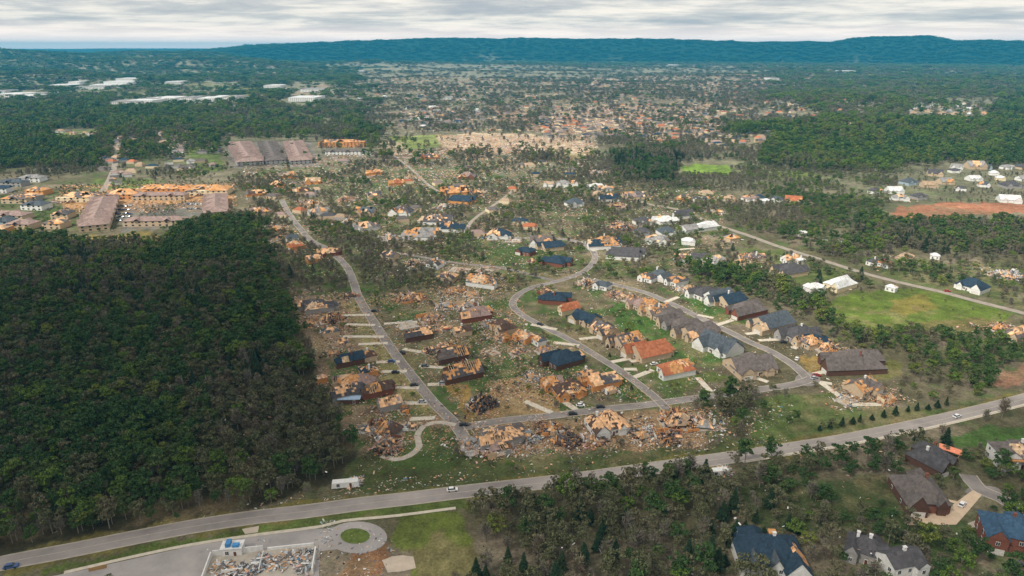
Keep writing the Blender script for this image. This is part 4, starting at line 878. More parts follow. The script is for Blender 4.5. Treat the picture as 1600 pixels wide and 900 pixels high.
# ------------------------------------------------------------------ driveways
DW = mat('driveway_concrete', (0.56, 0.51, 0.42), 0.15, 0.5, coord='World')
def drive(a, b_, half=1.7):
    L = smooth_line([a, b_], 4); strip('driveway', L, -half, half, DW, 0.015, 0, 1); ROADS.append((L, half))
for a, b_ in [((527, 493), (578, 492)), ((540, 507), (586, 508)), ((536, 526), (600, 526)), ((560, 538), (606, 536)), ((588, 566), (624, 565)), ((595, 581), (636, 580)), ((600, 605), (655, 606)), ((625, 630), (668, 630)), ((640, 655), (680, 653)),
              ((652, 503), (600, 506)), ((672, 553), (630, 545)), ((700, 575), (655, 572)), ((700, 600), (668, 601)), ((830, 507), (870, 515)), ((905, 540), (865, 535)), ((950, 525), (905, 530)), ((930, 528), (965, 520)), ((985, 560), (955, 566)), ((995, 577), (975, 577)), ((1030, 558), (985, 565)), ((1020, 578), (990, 590)),
              ((1060, 464), (1040, 472)), ((1115, 497), (1090, 492)), ((1145, 500), (1120, 508)), ((1205, 518), (1165, 522)), ((1225, 530), (1185, 532)), ((1265, 520), (1240, 545)), ((1300, 578), (1270, 585)), ((1300, 600), (1275, 596)), ((1150, 580), (1200, 597)), ((820, 627), (862, 645)), ((880, 627), (900, 640)), ((1090, 590), (1110, 612)), ((1060, 390), (1085, 388)), ((960, 384), (925, 392)), ((1300, 452), (1330, 452)), ((1280, 596), (1330, 632)), ((1330, 632), (1390, 632))]:
    drive(a, b_)

# ------------------------------------------------------------------ cars
def car_protos():
    out = {}
    prof = [(-2.25, .35), (-2.3, .8), (-1.6, .95), (-1.0, .98), (1.2, 1.0), (2.1, .85), (2.25, .5), (2.2, .35)]
    cab = [(-1.9, .93), (-1.5, 1.5), (.55, 1.52), (1.2, .97)]
    def ext(pr, hw_, inset=0.0):
        v = [(x, -hw_ + (inset if z > 1.2 else 0), z) for x, z in pr] + [(x, hw_ - (inset if z > 1.2 else 0), z) for x, z in pr]; n = len(pr)
        f = [tuple(range(n))[::1], tuple(range(2 * n - 1, n - 1, -1))] + [(i, i + n, (i + 1) % n + n, (i + 1) % n) for i in range(n)]
        return v, f
    whl = MB()
    for y in (-.1, .1): pass
    v = []; f = []
    for s_ in (-.11, .11):
        for k in range(10): t_ = 2 * math.pi * k / 10; v.append((.33 * math.cos(t_), s_, .33 * math.sin(t_)))
    f = [tuple(range(9, -1, -1)), tuple(range(10, 20))] + [(k, (k + 1) % 10, (k + 1) % 10 + 10, k + 10) for k in range(10)]
    wm_ = mesh('wheel', v, f, [mat('tyre', (.02, .02, .02))])
    bv, bf = ext(prof, .92); cv, cf = ext(cab, .82, .12); rv, rf = ext([(-1.45, 1.5), (-1.4, 1.56), (.45, 1.58), (.5, 1.52)], .7, .02)
    return bv, bf, cv, cf, rv, rf, wm_
BV, BF, CV, CF, RV, RF, WHEEL = car_protos()
CABIN = mesh('cabin_glass', CV, CF, [GLASS])
CARC = {'white': (.75, .75, .75), 'black': (.02, .02, .025), 'silver': (.4, .42, .44), 'red': (.35, .03, .03), 'blue': (.05, .1, .25), 'grey': (.12, .13, .14)}
CM = {k: (mesh('body', BV, BF, [mat('car_' + k, v, .05, rough=.35, spec=.5)]), mesh('car_roof', RV, RF, [mat('car_' + k, v)])) for k, v in CARC.items()}
CARS = []
def car(px, py, col, ang, label):
    x, y = G(px, py); z = float(terrain(x, y)) + lift(math.hypot(x, y)) + .04; r_ = empty('car', (x, y, z), math.radians(ang)); HOUSES.append((x, y, 2.5))
    link('body', CM[col][0], r_); link('cabin_glass', CABIN, r_); link('car_roof', CM[col][1], r_)
    for a in (-1.4, 1.4):
        for s_ in (-.86, .86): link('wheel', WHEEL, r_, (a, s_, .33))
    tag(r_, label, 'car')
car(707, 767, 'white', 8, 'white car driving on the highway below the ruined neighbourhood')
car(1495, 652, 'white', 25, 'white van-like car on the highway at the far right')
car(18, 887, 'blue', 15, 'dark blue car at the left edge beside the highway')
car(1503, 790, 'white', 40, 'white car parked on the tan driveway in the lower right')
for k, (a, b_, c, g_) in enumerate([(629, 552, 'black', 130), (664, 573, 'grey', 0), (612, 566, 'blue', 0), (618, 583, 'black', 0), (647, 603, 'black', 10), (692, 600, 'silver', 5), (725, 665, 'black', 0), (660, 629, 'silver', 0), (585, 487, 'black', 0)]):
    car(a, b_, c, g_, f"{c} car parked along the straight street, {ORD[k]} of those there counting by distance" if 0 else f"{c} car by the straight street near the {['dark torn roofs', 'pale concrete drive on its right', 'navy pyramid roof', 'orange stripped roof on its left', 'tan lawn, upper side', 'tan lawn corner', 'junction with the lower street', 'bright orange wreck', 'top of the left row'][k]}")
for k, (a, b_, c, g_, w_) in enumerate([(844, 508, 'black', -35, 'on the winding street before its bend'), (953, 543, 'black', 0, 'in a drive of the winding street'), (907, 635, 'white', 0, 'beside the dark brown torn roof near the lower street'), (895, 648, 'black', 5, 'on the lower street above the orange wrecks'), (938, 637, 'black', 5, 'on the lower street left of the winding street junction'),
                                       (1022, 570, 'white', 20, 'in front of the brick red roofed house'), (1245, 562, 'white', 60, 'near the end of the right hand street'), (1272, 592, 'silver', 30, 'on the round street end'), (1224, 536, 'black', 0, 'in the drive below the blue grey roof'), (1152, 495, 'black', 0, 'in front of the red brick house'), (1276, 588, 'red', 0, 'near the tan lawn by the round street end'), (765, 705, 'silver', 10, 'behind the pinkish wreck above the highway'), (1285, 452, 'white', 0, 'beside the cream barn'), (1480, 456, 'red', -12, 'on the pale country road'), (1590, 884, 'grey', 10, 'by the blue roofed brick house')]):
    car(a, b_, c, g_, f"{c} car {w_}")
# cars in the apartment court
for k in range(34):
    a = 182 + (k % 5) * 5 + (k // 12) * 2 + random.uniform(-1, 1); b_ = 323 + (k // 5) * 5.6 + random.uniform(-1, 1)
    if k >= 22: a = 295 + (k % 6) * 4; b_ = 320 + ((k - 22) // 6) * 7
    cc_ = random.choice(['white', 'silver', 'blue', 'grey', 'white', 'black'])
    car(a, b_, cc_, 90 * (k % 2), '')
    CARS.append((bpy.context.scene.objects[-1] if 0 else None))
for o in list(COL.objects):
    if o.name.startswith('car') and o.type == 'EMPTY' and 'label' not in o:
        lx = P(o.location.x, o.location.y)[0]
        cn_ = [c.data.materials[0].name[4:] for c in o.children if c.name.startswith('body')][0]
        sd_ = 'left' if lx < 260 else 'right'
        o['label'] = f"tiny {cn_} car parked at the {sd_} end of the apartment court"; o['group'] = f"{cn_} cars parked at the {sd_} end of the apartment court"

# ------------------------------------------------------------------ loose debris
DZ = [ # polygon, boards per 100 m2 weight, palette
 ([(455, 455), (560, 455), (700, 650), (735, 700), (690, 715), (580, 715), (520, 640), (480, 540)], 5.0, [3, 3, 3, 1.5, 2, 2, 1.5, .8, .2, .05]),
 ([(560, 455), (800, 425), (830, 520), (960, 560), (1040, 640), (860, 650), (730, 650), (660, 590)], 4.5, [3, 3, 3, 2, 2.5, 2, 1.5, .5, .3, .02]),
 ([(735, 600), (830, 585), (880, 640), (760, 655)], 9, [3, 4, 5, 1, .5, 1.5, .5, .5, 0, 0]),
 ([(735, 655), (900, 645), (1110, 635), (1115, 700), (860, 712), (740, 715)], 9, [2.5, 3, 4, 3.5, 2, 3, 1.5, 1, .6, .05]),
 ([(560, 712), (740, 715), (1100, 705), (1240, 680), (1240, 694), (900, 742), (560, 776), (470, 776)], 1.6, [1, 1.5, 2, 3, 1, 2, .5, .3, .5, .1]),
 ([(1030, 600), (1240, 600), (1240, 690), (1100, 705)], 2.5, [.8, 1, 1.5, 3, 1, 1, 1, .2, 1.2, .1]),
 ([(380, 250), (800, 225), (1130, 300), (1130, 430), (800, 430), (560, 455), (450, 455), (390, 380)], 1.5, [2.5, 2.5, 3, 3, 2, 2.5, 1, .8, .6, .2]),
 ([(940, 430), (1100, 450), (1330, 560), (1240, 600), (1040, 640), (960, 560), (830, 500)], 1.2, [1, 2, 3, 3, 2, 1.5, 1, .3, .6, .05]),
 ([(300, 700), (500, 600), (530, 690), (560, 755), (400, 802), (200, 845), (300, 790)], .8, [.3, 1, 2, 5, .5, 1, .3, .1, .6, .1]),
 ([(310, 856), (500, 830), (560, 815), (620, 850), (600, 900), (500, 905), (320, 905)], 4.0, [.6, 1, 2, 4, 2, 2, 1, 1, 4, .8]),
 ([(740, 790), (1240, 715), (1400, 690), (1400, 900), (760, 900)], .35, [.5, 1, 2, 4, 1, 1, .5, .3, .4, .05]),
 ([(1290, 590), (1410, 600), (1400, 640), (1300, 640)], 6, [1, 2, 5, 3, 1, 2, .5, .3, .2, 0]),
 ([(1130, 830), (1460, 820), (1600, 830), (1600, 905), (1130, 905)], .9, [1, 1, 1.5, 3, 2, 1, 1, 1, .3, .1]),
 ([(600, 120), (1350, 120), (1350, 200), (1120, 230), (700, 245), (560, 200)], .10, [2, 2.5, 4, 3, 2, 3, .5, 1, .3, .05]),
 ([(502, 812), (524, 810), (514, 852), (498, 852)], 22, [.1, .3, .5, 5, 1, .3, .5, .1, 5, .1]),
 ([(380, 784), (560, 750), (745, 738), (745, 752), (560, 774), (400, 800)], 4.5, [.6, 1.5, 2.5, 5, 1, 1.5, .5, .3, .5, .05]),
 ([(1100, 628), (1240, 640), (1225, 690), (1090, 706)], 3.0, [.5, 1, 2, 5, 1, 1, .5, .2, 1.2, .1]),
 ([(90, 290), (370, 285), (370, 330), (100, 335)], 2.5, [5, 4, 3, 1, .5, 1, .3, .3, 0, 0]),
 ([(680, 208), (935, 212), (935, 245), (690, 240)], 1.2, [1, 3, 4, 3, .5, 3, .3, .3, .3, 0]),
 ([(860, 165), (1130, 165), (1130, 230), (860, 215)], .5, [1.5, 2, 3, 3.5, 1.5, 3, .5, 1, .2, 0]),
]
allV, allF, allM = [], [], []; off = 0
for zi, (poly, dens, pal) in enumerate(DZ):
    W = np.array([G(*p) for p in poly]); x0, y0 = W.min(0); x1, y1 = W.max(0)
    n = int((x1 - x0) * (y1 - y0) * dens * (14 if zi < 4 else 9) / 100); n = min(n, 200000)
    r = np.random.default_rng(900 + zi); X = r.uniform(x0, x1, n); Y = r.uniform(y0, y1, n)
    k = inpoly(*P(X, Y), poly)
    cl = fbm(X / 16 + 40, Y / 16, 3); k &= cl + r.uniform(-.22, .22, n) > 0.45
    X, Y = X[k], Y[k]; k = np.ones(len(X), bool)
    for L, hh in ROADS:
        if L[:, 0].max() < x0 - 20 or L[:, 0].min() > x1 + 20: continue
        for i in range(0, len(L), 2): k &= (np.hypot(X - L[i, 0], Y - L[i, 1]) > hh * .9) | (r.random(len(X)) < .12)
    X, Y = X[k], Y[k]; n = len(X)
    if not n: continue
    D = np.hypot(X, Y); f = np.clip(D / 700, .5, 5)
    s = np.stack([r.uniform(.5, 2.8, n) * f, r.choice([.16, .4, 1.0], n, p=[.45, .3, .25]) * r.uniform(.7, 1.4, n) * f, r.uniform(.05, .25, n) * f], 1)
    p = np.array(pal + [.22 * sum(pal) if zi in (8, 10, 4, 5) else .06 * sum(pal)], float); p /= p.sum()
    V, Fc, mi = boards(n, np.stack([X, Y, terrain(X, Y) + .15 * f + (r.uniform(2, 9, n) * (r.random(n) < .6) if zi in (8, 10) else 0)], 1), s, .18, 300 + zi, len(PAL), p)
    allV.append(V); allF.append(Fc + off); allM.append(mi); off += len(V)
HP = {'orange': [2.6, 3, 4, 2.6, 2, 2, 1.2, .6, .4, 0, 1.4], 'pink': [1, 3, 3, 2, 1.5, 4, .8, .8, .3, 0, .8], 'dark': [1.5, 2, 2, 1, 4, 1, 3, 1, .3, 0, 1], 'pale': [.5, 2, 3, 5, 1.5, 1, .6, .3, 1.5, .1, .5], 'blue': [.5, 1, 2, 4, 2.5, 1, 1, .3, 3, .2, .5]}
r = np.random.default_rng(4242)
for wi, (wx, wy, ww, st_, hp) in enumerate(WRECKS):
    n = int({'co': 520, 'or': 360, 'dm': 240, 'pad': 380}[st_] * (ww / 18) ** 1.5 * (1 if wy < 800 else .5)); ang = r.uniform(0, 3.14); a = r.normal(0, 1, n) * ww * .62; b_ = r.normal(0, 1, n) * ww * .34
    X = wx + a * math.cos(ang) - b_ * math.sin(ang); Y = wy + a * math.sin(ang) + b_ * math.cos(ang); f = max(.7, math.hypot(wx, wy) / 700)
    lump = fbm(X / 5, Y / 5 + wi, 2); k = lump > .42; X, Y, lump = X[k], Y[k], lump[k]; n = len(X)
    if not n: continue
    s = np.stack([r.uniform(.4, 3.0, n) * f, r.choice([.18, .35, 1.1], n, p=[.45, .3, .25]) * r.uniform(.7, 1.3, n) * f, r.uniform(.05, .22, n) * f], 1)
    p = np.array(HP[hp], float); p /= p.sum()
    V, Fc, mi = boards(n, np.stack([X, Y, terrain(X, Y) + .1 + r.random(n) * (lump - .4) * 4], 1), s, .25, 7000 + wi, len(PAL), p)
    allV.append(V); allF.append(Fc + off); allM.append(mi); off += len(V)
do = link('debris', mesh('debris', np.concatenate(allV), np.concatenate(allF), PAL, np.concatenate(allM)))
tag(do, 'scattered boards, siding and insulation strewn over the wrecked neighbourhood', 'debris', kind='stuff')

# ------------------------------------------------------------------ far houses too small to tell apart
FZ = [([(1410, 160), (1545, 160), (1545, 190), (1420, 186)], 40, 'swt', 'pale distant house in the dense pale cluster on the upper right wooded slope', 'houses of the dense pale cluster upper right'),
      ([(235, 212), (300, 205), (300, 262), (235, 262)], 16, 'gsp', 'small grey house left of the green field among distant streets', 'grey houses left of the green field'),
      ([(150, 270), (235, 272), (235, 290), (160, 290)], 6, 'gsp', 'small grey house just above the orange strip of apartments', 'grey houses above the orange strip'),
      ([(0, 203), (150, 206), (140, 220), (0, 220)], 14, 'pgt', 'small pinkish house in the far row on the left', 'pinkish houses of the far left row'),
      ([(500, 150), (740, 150), (760, 198), (540, 205)], 28, 'nswp', 'tiny distant house in the battered far suburb left of the tan field', 'tiny houses of the far battered suburb')]
for poly, n, cs, lab, grp in FZ:
    k = 0; tries = 0; r = random.Random(len(lab)); placed = []
    xs = [p[0] for p in poly]; ys = [p[1] for p in poly]
    while k < n and tries < 4000:
        tries += 1; a = r.uniform(min(xs), max(xs)); b_ = r.uniform(min(ys), max(ys))
        if not inpoly(np.array(a), np.array(b_), poly): continue
        if any(abs(a - c) < 8 and abs(b_ - d) < 3.0 for c, d in placed): continue
        placed.append((a, b_)); rc = r.choice(cs)
        house(a, b_, r.uniform(9, 13), 'ok', rc, r.choice('wtg'), label=lab, group=grp, detail=False); k += 1
# beyond those, suburbs that read as one speckle
def suburb():
    r = np.random.default_rng(5); Z_ = [([(620, 160), (1120, 130), (1340, 110), (1340, 200), (1130, 232), (860, 212), (640, 205)], 900), ([(400, 250), (800, 240), (1130, 290), (1100, 420), (820, 420), (560, 440), (420, 400)], 60), ([(560, 95), (900, 100), (900, 150), (560, 140)], 60), ([(160, 215), (345, 205), (345, 262), (150, 275)], 110), ([(1200, 95), (1600, 100), (1600, 150), (1200, 150)], 120), ([(800, 180), (1130, 185), (1130, 215), (860, 215)], 200), ([(1200, 150), (1400, 160), (1380, 205), (1190, 200)], 60)]
    V, Fc, mi = [], [], []; mats = [roofm(c) for c in 'gdgptrn'] + [wallm(c) for c in 'tcg']
    for poly, n in Z_:
        xs = [p[0] for p in poly]; ys = [p[1] for p in poly]; k = 0
        while k < n:
            a, b_ = r.uniform(min(xs), max(xs)), r.uniform(min(ys), max(ys))
            if not inpoly(np.array(a), np.array(b_), poly): k += .2; continue
            k += 1; x, y = G(a, b_)
            if math.hypot(x, y) < 620 or r.random() < .3: continue
            if min(math.hypot(x - h[0], y - h[1]) - h[2] for h in HOUSES) < 5: continue
            w_, d_ = r.uniform(11, 18), r.uniform(8, 12); yaw = r.uniform(-.5, .5); z = float(terrain(x, y)); c, s = math.cos(yaw), math.sin(yaw)
            q = [(-w_ / 2, -d_ / 2, -1), (w_ / 2, -d_ / 2, -1), (w_ / 2, d_ / 2, -1), (-w_ / 2, d_ / 2, -1), (-w_ / 2, -d_ / 2, 3.2), (w_ / 2, -d_ / 2, 3.2), (w_ / 2, d_ / 2, 3.2), (-w_ / 2, d_ / 2, 3.2), (-w_ / 4, 0, 6), (w_ / 4, 0, 6)]
            b0 = len(V); V += [(x + u * c - v * s, y + u * s + v * c, z + h) for u, v, h in q]
            Fc += [(b0, b0 + 1, b0 + 5, b0 + 4), (b0 + 1, b0 + 2, b0 + 6, b0 + 5), (b0 + 2, b0 + 3, b0 + 7, b0 + 6), (b0 + 3, b0, b0 + 4, b0 + 7), (b0 + 4, b0 + 5, b0 + 9, b0 + 8), (b0 + 5, b0 + 6, b0 + 9), (b0 + 6, b0 + 7, b0 + 8, b0 + 9), (b0 + 7, b0 + 4, b0 + 8)]
            wi = 7 + int(r.integers(3)); ri = int(r.integers(7)); mi += [wi] * 4 + [ri] * 4
            HOUSES.append((x, y, 8.0))
    o = link('distant_houses', mesh('distant_houses', V, Fc, mats, mi)); tag(o, 'countless tiny houses of the far suburbs before the ridge', 'houses', kind='stuff')
suburb()

# ------------------------------------------------------------------ trees
def crown_leaves(seed, H, R, nclump, per, size, base=.32, squash=1.0):
    r = np.random.default_rng(seed); V = []
    cz = H * (base + (1 - base) / 2); hz_ = H * (1 - base) / 2
    cs = []
    for k in range(nclump):
        a = r.uniform(0, 2 * np.pi); t_ = r.uniform(-.85, 1); rad = R * np.sqrt(max(0, 1 - t_ * t_ * .8)) * r.uniform(.35, .85)
        cs.append((rad * np.cos(a) * 1.1, rad * np.sin(a) * 1.1, cz + t_ * hz_ * .9, R * r.uniform(.18, .46)))
    for (x, y, z, cr_) in cs:
        d = r.normal(size=(per, 3)); d /= np.linalg.norm(d, axis=1)[:, None]; d[:, 2] = np.abs(d[:, 2]) * .9 - .15 * (r.random(per) < .4)
        p = np.array([x, y, z]) + d * cr_ * r.uniform(.6, 1.08, (per, 1)) * np.array([1, 1, .8 * squash])
        n = d + r.normal(size=(per, 3)) * .7; n /= np.linalg.norm(n, axis=1)[:, None]
        u = np.cross(n, r.normal(size=(per, 3))); u /= np.linalg.norm(u, axis=1)[:, None]; v = np.cross(n, u)
        s = size * r.uniform(.6, 1.3, (per, 1))
        V.append(np.stack([p - u * s - v * s * .6, p + u * s - v * s * .6, p + u * s * .6 + v * s, p - u * s * .6 + v * s * .8], 1).reshape(-1, 3))
    V = np.concatenate(V); return V, np.arange(len(V)).reshape(-1, 4)
def trunk_mb(seed, H, R, base=.3, thick=.24, limbs=6, tip=.72):
    r = random.Random(seed); m = MB(); top = (r.uniform(-.3, .3), r.uniform(-.3, .3), H * tip)
    mid = (r.uniform(-.2, .2), r.uniform(-.2, .2), H * .35)
    m.tube((0, 0, -.5), mid, thick, thick * .75, 6); m.tube(mid, top, thick * .75, thick * .3, 5)
    for k in range(limbs):
        a = k * 2.4 + r.uniform(-.4, .4); z = H * r.uniform(.3, .6); q = R * r.uniform(.55, .85)
        m.tube((0, 0, z), (q * math.cos(a), q * math.sin(a), z + H * r.uniform(.15, .3)), thick * .4, thick * .1, 4)
    return m
def twigs(seed, H, R, n, wdt=.10):
    r = np.random.default_rng(seed); a = r.uniform(0, 2 * np.pi, n); t_ = r.random(n)
    z0 = H * (.28 + .6 * t_); rr = R * (1 - (t_ - .35) ** 2 * 1.3) * r.uniform(.05, .62, n)
    p0 = np.stack([rr * np.cos(a), rr * np.sin(a), z0], 1)
    L = r.uniform(1.0, 2.6, n) * (R / 4)
    d = np.stack([np.cos(a) * .8, np.sin(a) * .8, r.uniform(.3, 1.4, n)], 1) + r.normal(size=(n, 3)) * .35; d /= np.linalg.norm(d, axis=1)[:, None]
    p1 = p0 + d * L[:, None]; u = np.cross(d, r.normal(size=(n, 3))); u /= np.linalg.norm(u, axis=1)[:, None]; w_ = wdt * r.uniform(.6, 1.6, (n, 1))
    V = np.stack([p0 - u * w_, p0 + u * w_, p1 + u * w_ * .4, p1 - u * w_ * .4], 1).reshape(-1, 3)
    return V, np.arange(len(V)).reshape(-1, 4)
def conifer(seed, H, R, n=420):
    r = np.random.default_rng(seed); t_ = r.random(n) ** .8; a = r.uniform(0, 2 * np.pi, n); rad = R * (1 - t_) * r.uniform(.35, 1, n)
    p = np.stack([rad * np.cos(a), rad * np.sin(a), H * (.12 + .88 * t_)], 1)
    d = np.stack([np.cos(a), np.sin(a), r.uniform(-.5, .1, n)], 1); u = np.stack([-np.sin(a), np.cos(a), r.uniform(-.2, .2, n)], 1)
    s = (.28 + .5 * (1 - t_))[:, None] * R / 2.2; V = np.stack([p - u * s * .6, p + u * s * .6, p + d * s * 1.3 + u * s * .2, p + d * s * 1.3 - u * s * .2], 1).reshape(-1, 3)
    return V, np.arange(len(V)).reshape(-1, 4)
PROTO = []   # (trunk mesh, crown mesh, kind)
def proto(kind, seed):
    if kind in ('green', 'fresh', 'olive'):
        H, R = (13, 4.4) if kind != 'olive' else (12, 4.0); n = {'green': 17, 'fresh': 15, 'olive': 13}[kind]
        V, Fc = crown_leaves(seed, H, R, n + 5, 62 if kind != 'olive' else 40, .31)
        cm = mesh('crown', V, Fc, [LM[kind]]); tm = trunk_mb(seed, H, R).mesh('trunk', [BARK])
    elif kind == 'bare':
        H, R = 12, 3.6; V, Fc = twigs(seed, H, R, 420 if seed % 2 else 190); V2, F2 = crown_leaves(seed + 1, H, R, 7, 10, .34)
        cm = mesh('crown', np.concatenate([V, V2]), np.concatenate([Fc, F2 + len(V)]), [LM['bare'], LM['olive']], [0] * len(Fc) + [1] * len(F2)); tm = trunk_mb(seed, H, R, thick=.32, limbs=11, tip=1.0).mesh('trunk', [BARK])
    else:
        H, R = 13, 2.9; V, Fc = conifer(seed, H, R); cm = mesh('crown', V, Fc, [LM['dark']]); m = MB(); m.tube((0, 0, -.5), (0, 0, H * .95), .2, .04, 6); tm = m.mesh('trunk', [BARK])
    return tm, cm, kind, R
KINDS = ['green'] * 3 + ['fresh'] * 2 + ['olive'] * 3 + ['bare'] * 4 + ['dark'] * 2
PROTO = [proto(k, 100 + i * 7) for i, k in enumerate(KINDS)]
KI = {k: [i for i, q in enumerate(KINDS) if q == k] for k in set(KINDS)}
ALLK = ['green', 'fresh', 'olive', 'bare', 'dark']
# density (0..1) and mix [green, fresh, olive, bare, dark] by area, later entries win
WOODS = [
 ([(-900, 60), (2500, 60), (2500, 1100), (-900, 1100)], .36, (.13, .15, .30, .41, .01)),
 ([(-900, 60), (2500, 60), (2500, 250), (-900, 250)], .55, (.26, .20, .28, .25, .01)),
 ([(-900, 60), (600, 60), (560, 135), (300, 200), (-900, 290)], .74, (.44, .26, .18, .07, .05)),
 ([(560, 100), (1350, 105), (1300, 200), (1120, 225), (700, 235), (560, 200)], .44, (.12, .06, .36, .45, .01)),
 ([(1180, 90), (1700, 90), (1700, 185), (1300, 200), (1200, 150)], .66, (.20, .24, .34, .22, 0)),
 ([(1150, 200), (1400, 195), (1700, 185), (1700, 265), (1500, 262), (1330, 280), (1100, 250)], .84, (.40, .30, .22, .06, .02)),
 ([(1700, 140), (1550, 150), (1560, 250), (1800, 300)], .97, (.56, .20, .14, .04, .06)),
 ([(930, 215), (1200, 215), (1180, 290), (1050, 300), (940, 290)], .55, (.14, .06, .32, .44, .04)),
 ([(955, 245), (1060, 245), (1050, 285), (980, 285)], .95, (.3, 0, .1, .1, .5)),
 ([(820, 210), (935, 208), (930, 222), (830, 222)], .9, (.1, 0, .4, .45, .05)),
 ([(-900, 215), (150, 220), (160, 262), (-900, 275)], .9, (.50, .18, .20, .06, .06)),
 ([(1050, 270), (1400, 270), (1400, 370), (1200, 360), (1130, 330)], .48, (.20, .18, .32, .31, .0)),
 ([(1330, 345), (1700, 350), (1700, 400), (1460, 400), (1340, 372)], .85, (.38, .08, .22, .15, .17)),
 ([(1200, 370), (1390, 380), (1480, 440), (1250, 390)], .55, (.38, .18, .28, .15, .01)),
 ([(1040, 410), (1180, 430), (1290, 480), (1310, 510), (1400, 540), (1700, 530), (1700, 560), (1540, 610), (1380, 600), (1370, 550), (1300, 530), (1210, 480), (1060, 430)], .80, (.42, .20, .26, .10, .02)),
 ([(1360, 520), (1600, 520), (1700, 540), (1560, 600), (1440, 640), (1400, 610)], .78, (.42, .20, .28, .10, .0)),
 ([(-900, 380), (100, 372), (250, 376), (330, 345), (405, 345), (430, 410), (450, 450), (475, 540), (500, 610), (525, 670), (545, 712), (545, 745), (460, 772), (380, 790), (300, 802), (100, 845), (0, 862), (-300, 905), (-900, 1000)], .97, (.46, .08, .24, .14, .08)),
 ([(380, 560), (500, 610), (545, 712), (545, 745), (460, 772), (300, 800), (300, 700)], .97, (.16, .02, .40, .30, .12)),
 ([(400, 350), (540, 400), (560, 450), (450, 460), (420, 400)], .65, (.22, .04, .36, .36, .02)),
 ([(750, 800), (800, 775), (900, 757), (1000, 745), (1150, 732), (1240, 716), (1160, 830), (1120, 960), (740, 960)], .96, (.30, .02, .32, .18, .18)),
 ([(1150, 732), (1400, 694), (1700, 630), (1700, 660), (1500, 700), (1420, 700), (1390, 760), (1400, 800), (1180, 800)], .93, (.40, .04, .32, .18, .06)),
 ([(1160, 800), (1400, 800), (1500, 830), (1500, 1000), (1120, 1000)], .92, (.36, .05, .34, .23, .02)),
 ([(1480, 700), (1700, 740), (1700, 960), (1480, 960)], .8, (.6, .15, .15, .08, .02)),
 ([(1000, 618), (1200, 615), (1235, 690), (1100, 705), (1090, 650)], .55, (.36, .08, .30, .25, .01)),
 ([(540, 380), (700, 380), (900, 420), (700, 440), (640, 450), (560, 450)], .42, (.2, .04, .36, .40, 0)),
 ([(1060, 540), (1140, 560), (1240, 560), (1240, 600), (1110, 612), (1070, 590)], .62, (.6, .1, .2, .1, 0)),
 ([(1170, 620), (1260, 615), (1300, 640), (1240, 690), (1190, 690)], .25, (.5, .1, .3, .1, 0)),
]
# open ground: no trees, or few
OPEN = [([(1530, 618), (1570, 578), (1615, 555), (1615, 605), (1570, 618)], 0), ([(450, 465), (565, 462), (735, 700), (690, 715), (590, 715), (540, 680), (500, 600), (470, 520)], .20), ([(565, 462), (930, 440), (1040, 640), (1100, 650), (1100, 705), (740, 715), (720, 660)], .26),
        ([(940, 440), (1060, 440), (1330, 560), (1400, 640), (1270, 610), (1040, 625)], .24), ([(555, 712), (900, 705), (1100, 700), (1240, 680), (1620, 600), (1620, 640), (1240, 712), (740, 782), (550, 775)], .07),
        ([(-200, 905), (300, 806), (740, 775), (760, 850), (760, 905), (0, 905)], .0), ([(1290, 465), (1430, 448), (1590, 488), (1560, 510), (1380, 520), (1300, 505)], .03), ([(1390, 318), (1700, 314), (1700, 338), (1395, 352)], 0), ([(1250, 556), (1410, 556), (1410, 640), (1290, 640)], .05),
        ([(1060, 256), (1155, 256), (1155, 274), (1060, 274)], 0), ([(600, 208), (940, 205), (940, 246), (680, 242), (580, 244)], .06), ([(80, 200), (160, 200), (160, 222), (80, 222)], .0), ([(350, 215), (500, 215), (600, 250), (500, 268), (355, 268)], .05),
        ([(90, 285), (372, 283), (372, 330), (190, 366), (80, 372), (-100, 372), (-100, 275), (95, 275)], .34), ([(240, 205), (350, 205), (350, 268), (235, 268)], .3), ([(105, 366), (250, 360), (250, 380), (110, 384)], .02), ([(100, 125), (410, 125), (410, 170), (180, 172)], .25), ([(0, 140), (110, 142), (100, 162), (0, 162)], .15), ([(440, 128), (530, 130), (520, 160), (440, 160)], .1),
        ([(1408, 158), (1550, 158), (1550, 192), (1408, 190)], .12), ([(1400, 252), (1700, 250), (1700, 318), (1400, 318)], .30), ([(850, 160), (1130, 165), (1120, 215), (860, 212)], .22), ([(1290, 745), (1385, 745), (1390, 800), (1300, 800)], .40), ([(1385, 795), (1560, 760), (1560, 830), (1500, 830), (1400, 826)], .10), ([(1480, 675), (1610, 655), (1610, 690), (1500, 700)], .15), ([(1180, 622), (1390, 635), (1480, 640), (1250, 692), (1180, 690)], .08)]
pts = []
r = np.random.default_rng(77)
d = 150.0
while d < 9700:
    s = max(4.7, 4.7 + (d - 900) * .0078) if d > 900 else 4.7
    half = d * .92 + 60
    n = int(2 * half / s); X = -half + (np.arange(n) + r.uniform(-.45, .45, n)) * s; Y = d + r.uniform(-.5, .5, n) * s
    pts.append(np.stack([X, Y, np.full(n, s)], 1)); d += s
TP = np.concatenate(pts); X, Y, SP_ = TP.T
Zt = terrain(X, Y); PX, PY = P(X, Y, Zt)
wob = 7 * F / depth(X, Y) ; PXw = PX + (fbm(X / 22, Y / 22, 3) - .5) * wob * 6; PYw = PY + (fbm(X / 25 + 9, Y / 25 + 9, 2) - .5) * wob * .9
fw = ss(1300, 2600, np.hypot(X, Y)); PXw = PXw + (fbm(X / 260 + 3, Y / 260, 3) - .5) * 170 * fw; PYw = PYw + (fbm(X / 260 + 13, Y / 260, 3) - .5) * 22 * fw
dens = np.zeros(len(X)); mix = np.zeros((len(X), 5))
